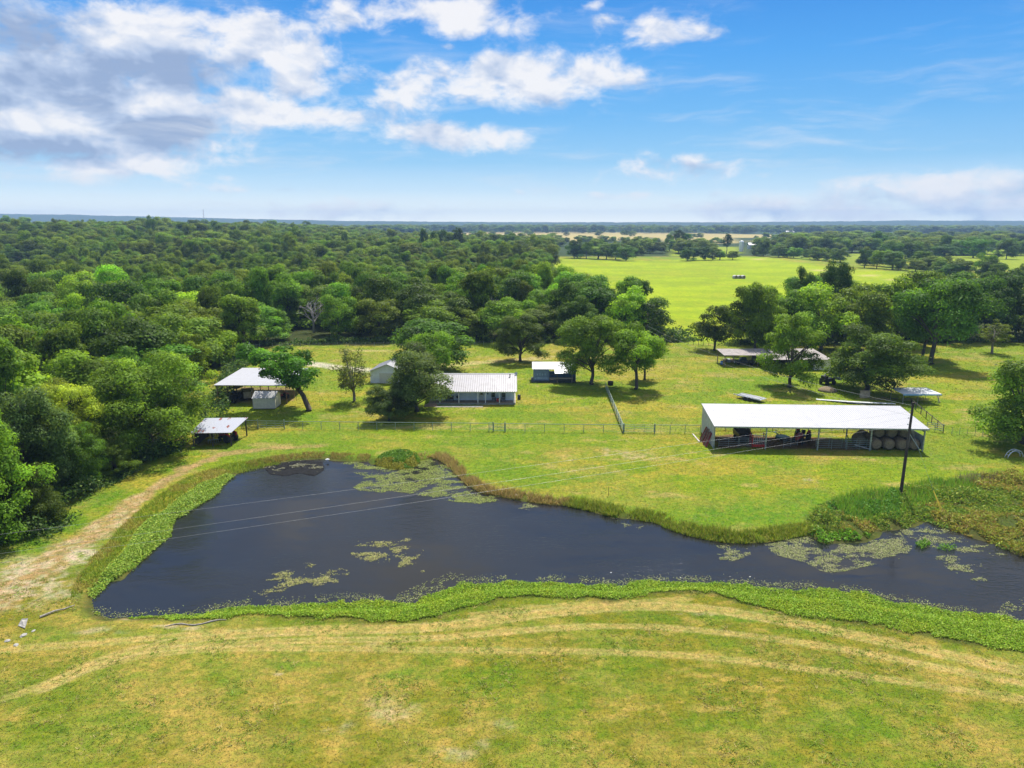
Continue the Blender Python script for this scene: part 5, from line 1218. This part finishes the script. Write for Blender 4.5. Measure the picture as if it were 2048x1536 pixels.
for (x, y, h, wd, lb) in HED:
    tn = rng.choice(len(TINT), p=[a[2] for a in TINT]); fm = rng.choice(3, p=[.5, .35, .15])
    place(str(rng.choice(FORM[fm][1])), x, y, max(wd, 6.5), max(h, 6.0), rng.uniform(0, 6.28), tuple(np.array(TINT[tn][1])*.95), f'{TINT[tn][0]} {FORM[fm][0]} tree {lb}', 'hedgerow trees beyond the hay field')
nt_('pine2', 1453, 508, 467, 20, DEEP, 'dark lollipop pine standing left of the white tank', .5)
nt_('pine1', 1357, 505, 460, 24, DEEP, 'dark tall pine in the middle of the far tree line', 1.5)
nt_('pine2', 917, 520, 455, 26, DEEP, 'dark pine topping the wood skyline near its right end', 2.5)
nt_('oak1', 880, 523, 460, 34, DEEP, 'dark round tree topping the wood skyline left of the pine', 3.5)
nt_('oak2', 850, 522, 459, 20, DEEP, 'small dark tree topping the wood skyline, left of the round one', 4.5)

for k in list(PROTO):
    if k not in used:
        for ch in list(PROTO[k].children): bpy.data.objects.remove(ch)
        bpy.data.objects.remove(PROTO.pop(k))
# ---- the rest of the wood and the far woods: beyond counting
protoset = bpy.data.collections.new("crown_kinds")
for k in ('oak1', 'oak2', 'oak3', 'bush1', 'bush2', 'tall1', 'tall2', 'high1', 'pine2', 'high2'):
    if k not in PROTO: continue
    for ch in PROTO[k].children:
        if ch.name.startswith('crown'): protoset.objects.link(ch)
pts, scl_, rot_, idx_ = [], [], [], []
def addpts(P, hmul=1.0, wmul=1.0):
    for (x, y) in P:
        h = rng.uniform(.72, 1.32)*hmul*(1.3 if rng.uniform() < .08 else 1); ww = rng.uniform(.65, 1.35)*wmul
        pts.append((x, y)); scl_.append((ww, ww, h)); rot_.append(rng.uniform(0, 6.28)); idx_.append(int(rng.choice(10, p=[.13,.13,.12,.12,.12,.08,.07,.11,.05,.07])))
addpts(cand[N_IND:], 1.05)
def fill(poly, y0, y1, s, hm, wm, dens=1.0):
    xs_ = [p[0] for p in poly]; c = hexgrid(max(min(xs_), -y1*.85), min(max(xs_), y1*.85), y0, y1, s, .32, rng)
    if not len(c): return
    px, py = project(c[:, 0], c[:, 1]); k = inside(c[:, 0], c[:, 1], poly) & (px > -60) & (px < 2110) & (rng.uniform(size=len(c)) < dens) & free(c, CLEAR)
    addpts(c[k], hm, wm)
fill(FOREST, 520, 700, 14.0, 1.55, 1.7, .9); fill(FOREST, 700, 1100, 18, 1.5, 2.1, .9); fill(FOREST, 1100, 1700, 22, 1.4, 2.4)
def belt(pts_px, n, hpx, depth_px, w=1.6):
    P = world(pts_px)
    for _ in range(n):
        j = rng.integers(0, len(P)-1); p = P[j].lerp(P[j+1], rng.uniform()); m_ = mpp(p)
        q = p.normalized()*0; d_ = rng.uniform(0, 1)
        a = at(0, 0) if False else p
        px, py = project(p.x, p.y); g = at(float(px), float(py)-depth_px*d_)
        h = hpx*m_*rng.uniform(.7, 1.25)/10
        pts.append((g.x, g.y)); ww = h*rng.uniform(.9, 1.6)*w/1.2; scl_.append((ww, ww, h)); rot_.append(rng.uniform(0, 6.28)); idx_.append(int(rng.choice(10, p=[.13,.13,.12,.12,.12,.08,.07,.11,.05,.07])))
belt([(840,466),(1100,467),(1500,468),(1800,468),(2060,470)], 620, 14, 5)
belt([(480,470),(700,471),(850,470)], 260, 17, 6)
belt([(500,464),(1000,462),(1500,463),(2060,464)], 700, 11, 4)
belt([(0,470),(250,471),(500,472)], 260, 18, 6)
belt([(1000,486),(1150,488),(1300,490),(1440,492)], 34, 13, 4); belt([(960,490),(1060,492),(1120,496)], 22, 22, 5); belt([(1240,478),(1500,480),(1640,482)], 16, 12, 3); belt([(850,478),(1000,474),(1300,476)], 16, 12, 3)
belt([(1560,496),(1800,494),(2060,498)], 60, 26, 6); belt([(1600,486),(1750,484)], 26, 18, 4); belt([(1870,484),(2060,486)], 40, 18, 5)
belt([(1520,507),(1700,509),(2060,512)], 55, 30, 6, 1.3); belt([(1140,512),(1300,511),(1440,508)], 26, 26, 5, 1.3); belt([(1720,530),(1900,545)], 12, 30, 3, 1.3)
for _ in range(34):
    p = at(rng.uniform(-20, 520), rng.uniform(484, 520)); addpts([(p.x, p.y)], 1.9, 1.5)
pa = np.array(pts); zs_ = gz(pa[:, 0], pa[:, 1], np.full(len(pa), 50.0))
me = bpy.data.meshes.new('distant_woods'); me.vertices.add(len(pa)); me.vertices.foreach_set('co', np.column_stack([pa, zs_]).astype(np.float32).ravel())
for an, ty, arr in (('scl', 'FLOAT_VECTOR', scl_), ('rotz', 'FLOAT', rot_), ('kind_index', 'INT', idx_)):
    a_ = me.attributes.new(an, ty, 'POINT'); a_.data.foreach_set('vector' if ty == 'FLOAT_VECTOR' else 'value', np.asarray(arr, np.int32 if ty == 'INT' else np.float32).ravel())
dw = bpy.data.objects.new('distant_woods', me); col.objects.link(dw)
dw.color = (.132,.208,.016, 1)
tag(dw, 'hazy mass of trees of the wood and the far woods', 'woods', None, 'stuff')
ng = bpy.data.node_groups.new('woods_scatter', 'GeometryNodeTree')
ng.interface.new_socket('Geometry', in_out='INPUT', socket_type='NodeSocketGeometry'); ng.interface.new_socket('Geometry', in_out='OUTPUT', socket_type='NodeSocketGeometry')
g = NT(ng); gi = g.n('NodeGroupInput'); go = g.n('NodeGroupOutput'); ip = g.n('GeometryNodeInstanceOnPoints')
ci = g.n('GeometryNodeCollectionInfo'); ci.inputs['Collection'].default_value = protoset; ci.inputs['Separate Children'].default_value = True; ci.inputs['Reset Children'].default_value = True
def named(nm, ty):
    nd = g.n('GeometryNodeInputNamedAttribute', data_type=ty); nd.inputs[0].default_value = nm; return nd.outputs[0]
cx_ = g.n('ShaderNodeCombineXYZ'); g.link(named('rotz', 'FLOAT'), cx_.inputs[2])
g.link(gi.outputs[0], ip.inputs['Points']); g.link(ci.outputs[0], ip.inputs['Instance']); ip.inputs['Pick Instance'].default_value = True
g.link(named('kind_index', 'INT'), ip.inputs['Instance Index']); g.link(cx_.outputs[0], ip.inputs['Rotation']); g.link(named('scl', 'FLOAT_VECTOR'), ip.inputs['Scale'])
g.link(ip.outputs[0], go.inputs[0])
dw.modifiers.new('scatter', 'NODES').node_group = ng
print('trees', len(TREES), 'woods', len(pts), 'candidates', len(cand))
# ------------------------------------------------------------------ grass, weeds, reeds, pondweed
VL = vcol_leaf_mat("weed_leaves", .35, .25)
rng = np.random.default_rng(5)
WG = 1.6
def leaves(name, X, Y, Z, size, colr, aspect=.4, up=.8, spread=.7, lab=None, cat=None):
    n = len(X); nr = np.column_stack([rng.normal(size=n)*spread, rng.normal(size=n)*spread, np.full(n, up)])
    V, F = leaf_quads(np.column_stack([X, Y, Z]), nr, size, aspect, rng)
    o = np_mesh(name, V, F, VL, [('Col', 'FLOAT_COLOR', np.repeat(np.clip(colr, 0, 1), 4, 0))])
    return tag(o, lab, cat, None, 'stuff')
def blades(name, X, Y, Z, h, wd, colr, lean=.5, lab=None, cat=None, rg=None):
    """upright triangular blades"""
    n = len(X); a = rng.uniform(0, 2*PI, n); l = rng.normal(size=(n, 2))*lean*np.asarray(h).reshape(-1, 1); h = np.asarray(h)*np.ones(n); wd = np.asarray(wd)*np.ones(n)
    V = np.empty((n, 3, 3)); dx, dy = np.cos(a)*wd*.5, np.sin(a)*wd*.5
    V[:, 0] = np.column_stack([X-dx, Y-dy, Z]); V[:, 1] = np.column_stack([X+dx, Y+dy, Z]); V[:, 2] = np.column_stack([X+l[:, 0], Y+l[:, 1], Z+h])
    o = np_mesh(name, V.reshape(-1, 3), np.arange(3*n).reshape(-1, 3), VL, [('Col', 'FLOAT_COLOR', np.repeat(np.clip(colr, 0, 1), 3, 0))])
    return tag(o, lab, cat, None, 'stuff')
def mixc(cs, n, p=None):
    c = WG*np.array(cs)[rng.choice(len(cs), n, p=p)]; return c*rng.uniform(.65, 1.35, (n, 1))
def ZG(X, Y): return gz(X, Y, sdist(X, Y, SHORE))
def ragged(X, Y, poly, amt=1.1, sc_=.55, seed=12):
    e = -sdist(X, Y, poly); return (e > amt*(fbm(X*sc_, Y*sc_, seed, 4, .6)*1.9-.45)) & (rng.uniform(size=len(X)) < .35+.65*sstep(0, .8, e))
# near-bank weeds
poly = world(near_top, ZW)+world(near_bot)[::-1]
X, Y = scatter(poly, 330, rng); k = ragged(X, Y, poly); X, Y = X[k], Y[k]; px, py = project(X, Y)
Z = np.maximum(ZG(X, Y), ZW)+rng.uniform(.02, .20, len(X))*(.5+1.0*fbm(X*.5, Y*.5, 3, 2))
nn = fbm(X*.6, Y*.6, 9, 3)
cc = mixc([(.165,.260,.014), (.195,.275,.018), (.125,.220,.012), (.225,.265,.03)], len(X), [.4, .3, .2, .1])
cc = np.where((nn > .60)[:, None], cc*np.array([1.12, 1.02, .9]), cc)
leaves('bank_weeds', X, Y, Z, rng.uniform(.05, .125, len(X)), cc, .42, .8, .7, 'bright green leafy weeds along the near pond bank', 'weeds')
# loose ragged grey-tan fringe of the weeds at the water
ft = world(near_top, ZW); fp = []
for a, c in zip(ft[:-1], ft[1:]):
    k = int((c-a).length*60)
    for _ in range(k): p = a.lerp(c, rng.uniform()); fp.append((p.x+rng.normal()*.3, p.y+rng.normal()*.42+.05))
ex = scatter(world([(820,1206),(860,1178),(930,1150),(900,1145),(850,1165),(790,1190)], ZW), 30, rng); ex2 = scatter(world([(1990,1228),(2010,1205),(2048,1195),(2160,1200),(2200,1250),(2048,1245)], ZW), 45, rng)
fp = np.concatenate([np.array(fp), np.column_stack(ex), np.column_stack(ex2)])
k = fbm(fp[:, 0]*.7, fp[:, 1]*.7, 33, 3) > .44; fp = fp[k]
leaves('pond_scum', fp[:, 0], fp[:, 1], ZW+rng.uniform(.01, .05, len(fp)), rng.uniform(.04, .11, len(fp)), mixc([(.17,.19,.06), (.20,.20,.09), (.15,.19,.04)], len(fp)), .35, 1.5, .4, 'ragged tan scum floating along the near weeds', 'scum')
# left-bank lily band and yellow weeds behind it
inner = [(184,1205),(190,1190),(222,1164),(272,1132),(316,1091),(341,1069),(350,1037),(384,1019),(428,991),(447,966),(469,950)]
outer = [(170,1180),(203,1147),(230,1115),(250,1094),(275,1056),(300,1035),(330,1018),(360,992),(392,972),(425,958),(455,944)]
outer2 = [(140,1200),(150,1160),(180,1120),(215,1085),(245,1050),(280,1020),(320,990),(360,962),(400,945),(470,925),(560,915)]
poly = world([(x+6, y+3) for x, y in inner], ZW)+world(outer)[::-1]
X, Y = scatter(poly, 240, rng); k = ragged(X, Y, poly, .45); X, Y = X[k], Y[k]
Z = np.maximum(ZG(X, Y), ZW)+rng.uniform(.02, .28, len(X))
leaves('lily_band', X, Y, Z, rng.uniform(.06, .14, len(X)), mixc([(.16,.235,.02), (.21,.265,.03), (.10,.18,.014)], len(X)), .6, .9, .6, 'yellow-green water plants along the left pond bank', 'water plants')
poly = world(outer)+[*world([(500,938),(560,925)])]+world(outer2)[::-1]
X, Y = scatter(poly, 70, rng); j = fbm(X*.35, Y*.35, 29, 3)
cc = np.where((j > .53)[:, None], mixc([(.22,.19,.03), (.24,.21,.045)], len(X)), mixc([(.19,.22,.02), (.13,.19,.014)], len(X)))
blades('bank_grass', X, Y, ZG(X, Y)-.02, rng.uniform(.15, .5, len(X)), rng.uniform(.05, .12, len(X)), cc, .5, 'yellowish tall grass between the track and the lily band', 'grass')
# far-shore fringes
def fringe(name, pts_px, dens, wd, h, cols, lab, off=.5, blw=.1):
    P = smooth_line(world(pts_px, ZW), 1); q = []
    for a, c in zip(P[:-1], P[1:]):
        nrm = Vector((-(c-a).y, (c-a).x, 0)).normalized()
        if nrm.y < 0: nrm = -nrm
        for _ in range(int((c-a).length*dens*wd)): p = a.lerp(c, rng.uniform()); p = p+nrm*(off+(rng.uniform()-.5)*wd); q.append((p.x, p.y))
    q = np.array(q); k = rng.uniform(size=len(q)) < sstep(.22, .55, fbm(q[:, 0]*.7, q[:, 1]*.7, 7, 3)); q = q[k]
    z = np.maximum(ZG(q[:, 0], q[:, 1]), ZW-.05)-.03; hh = h*rng.uniform(.5, 1.2, len(q))*(.6+.8*fbm(q[:, 0]*.4, q[:, 1]*.4, 51, 2))
    blades(name, q[:, 0], q[:, 1], z, hh, rng.uniform(.6, 1.3, len(q))*blw, mixc(cols, len(q)), .45, lab, 'grass')
fringe('tan_reeds', [(842,920),(869,914),(894,928),(916,950),(937,970),(962,985),(1000,992),(1078,1007),(1137,1011)], 150, 1.5, .65, [(.30,.215,.085), (.26,.19,.06), (.22,.20,.045)], 'tan dried reeds along the far pond shore')
fringe('shore_grass', [(1130,1011),(1181,1022),(1219,1033),(1266,1038),(1312,1045),(1337,1058),(1384,1073),(1437,1083),(1487,1087),(1531,1084),(1572,1078),(1612,1070),(1640,1066)], 170, 2.2, .6, [(.20,.22,.02), (.15,.20,.015), (.23,.22,.04), (.10,.16,.012)], 'tall yellow-green grass along the far shore of the pond arm', .9)
fringe('brown_shore_grass', [(500,936),(528,929),(590,919),(640,916),(665,919),(737,922)], 110, 1.6, .4, [(.26,.19,.06), (.20,.16,.04)], 'short brown grass along the head of the pond', .7, .08)
# bushy clump by the shore
poly = world([(738,926),(760,908),(790,899),(815,898),(840,908),(846,922),(824,936),(781,936)])
X, Y = scatter(poly, 260, rng); k = ragged(X, Y, poly, .8, .8); X, Y = X[k], Y[k]; dd = np.clip(-sdist(X, Y, poly)/1.4, 0, 1)
Z = ZG(X, Y)+rng.uniform(.05, 1, len(X))*(.16+.26*dd)*(.5+fbm(X*.5, Y*.5, 15, 3)); px, py = project(X, Y)
cc = np.where((py-915+60*(fbm(X*.7, Y*.7, 87, 3)-.5) > 4)[:, None], mixc([(.20,.18,.02), (.17,.18,.02)], len(X)), mixc([(.065,.135,.012), (.10,.18,.015)], len(X)))
leaves('shore_bushes', X, Y, Z, rng.uniform(.07, .16, len(X)), cc, .5, .6, .8, 'dark green and golden low bushes on the small point of the far shore', 'bushes')
# marsh at the right
marsh = marsh_px
poly = world(marsh); X, Y = scatter(poly, 70, rng); k = ragged(X, Y, poly, 1.3, .3) & (fbm(X*.5, Y*.5, 99, 3) > .36); X, Y = X[k], Y[k]; px, py = project(X, Y)
hg = fbm(X*.28, Y*.28, 61, 4); br = fbm(X*.16, Y*.16, 67, 3)
Z = np.maximum(ZG(X, Y), ZW)+rng.uniform(.02, 1, len(X))*np.clip((hg-.34)*3.2, .10, 1.25)
brown = (br+.0009*(px-1850) > .60)
cc = mixc([(.15,.19,.018), (.20,.22,.025), (.08,.15,.014), (.11,.18,.015)], len(X))
cc = np.where(brown[:, None], mixc([(.20,.14,.03), (.21,.18,.03), (.20,.22,.03), (.18,.21,.02)], len(X)), cc)
lush = (px < 1800) & (px > 1655) & (py < 1035) & (py > 985)
cc = np.where(lush[:, None], mixc([(.055,.14,.012), (.075,.165,.014)], len(X)), cc)
bright = (py > 1066) & (px < 1760); cc = np.where(bright[:, None], mixc([(.12,.24,.014), (.10,.21,.013)], len(X)), cc)
leaves('marsh_plants', X, Y, Z, rng.uniform(.10, .24, len(X)), cc, .42, .55, .8, 'yellow-green and rust-brown marsh plants at the right end of the pond', 'marsh plants')
poly = world([(1660,1000),(1720,983),(1800,978),(1860,960),(1940,962),(1960,985),(1880,1000),(1800,1030),(1740,1045),(1690,1040)])
X, Y = scatter(poly, 34, rng)
blades('green_reeds', X, Y, ZG(X, Y)-.03, rng.uniform(.4, 1.05, len(X)), rng.uniform(.07, .14, len(X)), mixc([(.10,.215,.014), (.13,.23,.018), (.17,.22,.03)], len(X)), .28, 'green upright reeds round the foot of the power pole', 'reeds')
poly = world([(1900,962),(1940,950),(1990,950),(2000,962),(1950,972)])
X, Y = scatter(poly, 22, rng); blades('brown_stalks', X, Y, ZG(X, Y), rng.uniform(.5, 1.2, len(X)), rng.uniform(.06, .1, len(X)), mixc([(.16,.12,.07), (.12,.12,.05)], len(X)), .3, 'brown dead stalks at the top of the marsh', 'stalks')
# floating pondweed mats
def mats(regs, thr, dens, cols, name, lab, sc_=(.55, .9), size=(.035, .10), z0=.008):
    ax, ay, ac = [], [], []
    for (pl, th) in regs:
        pg = world(pl, ZW); X, Y = scatter(pg, dens*2.2, rng); e = np.clip(-sdist(X, Y, pg)/1.6, 0, 1)
        f = fbm(X*sc_[0]-Y*.15, Y*sc_[1], 71, 5, .6); k = (rng.uniform(size=len(X)) < sstep(th-.06, th+.12, f-.13*(1-e))) & (sdist(X, Y, SHORE) < .1); ax.append(X[k]); ay.append(Y[k])
    X, Y = np.concatenate(ax), np.concatenate(ay)
    leaves(name, X, Y, ZW+z0+rng.uniform(0, .04, len(X)), rng.uniform(size[0], size[1], len(X)), mixc(cols, len(X)), .38, 1.6, .35, lab, 'pondweed')
mats([([(665,922),(740,926),(860,920),(895,932),(935,972),(1000,996),(1010,1006),(950,1008),(880,1000),(820,990),(740,992),(706,975),(730,960),(700,940)], .42)], .42, 95, [(.14,.20,.02), (.19,.23,.03), (.20,.20,.07)], 'pondweed', 'pale green pondweed mat at the head of the pond')
mats([([(700,1085),(770,1075),(840,1075),(850,1110),(835,1125),(850,1145),(830,1165),(790,1150),(800,1120),(740,1135),(700,1110)], .545), ([(500,1180),(545,1140),(600,1125),(670,1130),(710,1140),(680,1165),(610,1175),(530,1195)], .52)], .5, 100, [(.22,.21,.06), (.19,.21,.04), (.26,.24,.10)], 'floating_weed', 'loose yellowish weed rafts in the middle of the pond')
mats([([(1220,1035),(1320,1050),(1310,1066),(1240,1060)], .50), ([(1430,1090),(1510,1090),(1500,1110),(1450,1130),(1432,1115)], .42), ([(1530,1090),(1610,1072),(1650,1092),(1760,1080),(1800,1065),(1830,1100),(1820,1115),(1700,1140),(1660,1152),(1610,1125),(1550,1110)], .37), ([(1800,1060),(1870,1050),(1960,1085),(2040,1110),(2060,1130),(1980,1120),(1900,1100),(1830,1095)], .47), ([(1860,1115),(1900,1110),(1960,1125),(1990,1160),(1950,1165),(1900,1140)], .44), ([(1000,994),(1080,1012),(1060,1022),(1000,1010)], .47)], .4, 95, [(.19,.20,.07), (.22,.21,.11), (.16,.20,.035)], 'scattered_pondweed', 'tan and green pondweed mats in the right arm of the pond')
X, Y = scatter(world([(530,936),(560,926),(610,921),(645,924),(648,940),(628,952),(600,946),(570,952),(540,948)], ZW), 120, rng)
leaves('dark_reflection_mat', X, Y, ZW+rng.uniform(.006, .02, len(X)), rng.uniform(.12, .22, len(X)), np.full((len(X), 3), .006)*rng.uniform(.5, 1.5, (len(X), 1)), .6, 2.5, .15, 'black mat standing in for a dark reflection at the head of the pond', 'water plants')  # near-black flat leaves paint a dark reflection onto the water
mats([([(528,935),(600,922),(650,928),(640,945),(600,940),(545,948)], .5)], .5, 60, [(.10,.10,.06), (.14,.14,.08)], 'dark_lily_pads', 'dull lily pads at the head of the pond', size=(.10, .2), z0=.03)
X = np.concatenate([scatter(world(q, ZW), 40, rng)[0]*1 for q in ()] or [np.array([])])
pg = world([(1828,1090),(1850,1082),(1862,1090),(1845,1100)], ZW)+[]; X, Y = scatter(pg, 120, rng); pg2 = world([(1872,1098),(1890,1090),(1915,1096),(1900,1104)], ZW); X2, Y2 = scatter(pg2, 90, rng)
X, Y = np.concatenate([X, X2]), np.concatenate([Y, Y2]); leaves('water_plants', X, Y, ZW+rng.uniform(.02, .4, len(X)), rng.uniform(.07, .15, len(X)), mixc([(.10,.20,.014)], len(X)), .45, .6, .8, 'small green plants standing in the right arm of the pond', 'water plants')
# turf
def turf(name, poly, dens, h, wd, lab, gain=1.15, lean=1.5):
    X, Y = scatter(poly, dens, rng); k = sdist(X, Y, SHORE) > .9; X, Y = X[k], Y[k]
    c = gcol(X, Y); n = len(X); f = fbm(X*1.3, Y*1.3, 44, 3)
    c = c*(gain*rng.uniform(.85, 1.25, (n, 1)))*(1+.5*(f[:, None]-.5)); s = rng.uniform(size=n)
    c = np.where((s < .16)[:, None], c*.3+np.array([.30,.235,.075])*.7, c); c = np.where((s > .84)[:, None], c*.5+np.array([.08,.15,.012])*.5, c)
    keep = c.sum(1) > .12; X, Y, c = X[keep], Y[keep], c[keep]; n = len(X)
    blades(name, X, Y, ZG(X, Y)-.01, h*rng.uniform(.4, 1.2, n), wd*rng.uniform(.6, 1.4, n), c, lean, lab, 'grass')
turf('grass', [Vector((-42, 34, 0)), Vector((42, 34, 0)), Vector((62, 64, 0)), Vector((-62, 64, 0))], 85, .09, .05, 'short tufted green and straw-coloured grass of the near pasture')
X, Y = scatter([Vector((-44, 34, 0)), Vector((44, 34, 0)), Vector((60, 62, 0)), Vector((-60, 62, 0))], 5, rng); k = (fbm(X*.35, Y*.35, 111, 4) > .56) & (sdist(X, Y, SHORE) > 1); X, Y = X[k], Y[k]
XX, YY = np.repeat(X, 9)+rng.normal(size=len(X)*9)*.10, np.repeat(Y, 9)+rng.normal(size=len(X)*9)*.10
blades('pasture_weeds', XX, YY, ZG(XX, YY)-.01, rng.uniform(.05, .15, len(XX)), rng.uniform(.05, .10, len(XX)), np.repeat(mixc([(.105,.175,.010), (.13,.185,.012), (.24,.20,.06)], len(X)), 9, 0), 1.3, 'taller weeds and tufts standing in the near pasture', 'weeds')
turf('lawn_grass', [Vector((-62, 64, 0)), Vector((62, 64, 0)), Vector((105, 124, 0)), Vector((-80, 124, 0))], 22, .16, .07, 'mown grass of the lawn round the pond and the barn')
turf('pasture_grass', [Vector((-60, 124, 0)), Vector((105, 124, 0)), Vector((160, 196, 0)), Vector((-70, 196, 0))], 6, .25, .12, 'grass of the house yard and the far pasture')
# undergrowth at the foot of the wood
edge_px = [(-120,1130),(20,1085),(90,1040),(160,1005),(215,975),(270,945),(330,915),(372,892)]
edge2_px = [(400,842),(425,790),(450,745),(480,714),(520,696),(620,690),(750,688),(850,686),(990,685),(1100,687),(1230,688),(1376,684)]
edge3_px = [(1376,684),(1335,668),(1255,648),(1185,622),(1130,594)]; edge4_px = [(1480,690),(1600,692),(1760,690),(1950,688),(2120,680)]
q = []
for ed, dn, wd in ((edge_px, 230, 4.0), (edge2_px, 70, 4.0), (edge3_px, 30, 5.0), (edge4_px, 40, 4.0)):
    P = world(ed)
    for a, c in zip(P[:-1], P[1:]):
        nrm = Vector((-(c-a).y, (c-a).x, 0)).normalized(); nrm = nrm if nrm.y > 0 else -nrm
        for _ in range(int((c-a).length*dn)): p = a.lerp(c, rng.uniform())+nrm*(rng.uniform(-.05, 1)*wd+rng.normal()*.4); q.append((p.x, p.y, rng.uniform()))
q = np.array(q); hh = np.clip((fbm(q[:, 0]*.22, q[:, 1]*.22, 81, 3)-.28)*6.5, .35, 3.2)
k = fbm(q[:, 0]*.35, q[:, 1]*.35, 83, 2) > .33; q = q[k]; hh = hh[k]; dist = np.hypot(q[:, 0], q[:, 1])
leaves('undergrowth', q[:, 0], q[:, 1], q[:, 2]**.7*hh+.05, rng.uniform(.8, 1.3, len(q))*np.clip(dist/520, .17, .42), mixc([(.040,.082,.012), (.055,.10,.014), (.03,.06,.012), (.085,.12,.02)], len(q)), .5, .6, .8, 'tangled green undergrowth along the foot of the wood', 'undergrowth')
# ------------------------------------------------------------------ haze
hm = bpy.data.materials.new("haze"); hm.use_nodes = True; hm.node_tree.nodes.clear(); t = NT(hm.node_tree)
pv = t.n('ShaderNodeVolumePrincipled'); pv.inputs['Color'].default_value = (.36, .56, .86, 1); pv.inputs['Density'].default_value = 0.00013; pv.inputs['Anisotropy'].default_value = 0.0
ho = t.n('ShaderNodeOutputMaterial'); t.link(pv.outputs[0], ho.inputs['Volume'])
hz = MB().box(-7600, -120, -4, 7600, 7300, 150).build('haze', hm); hz["kind"] = "stuff"
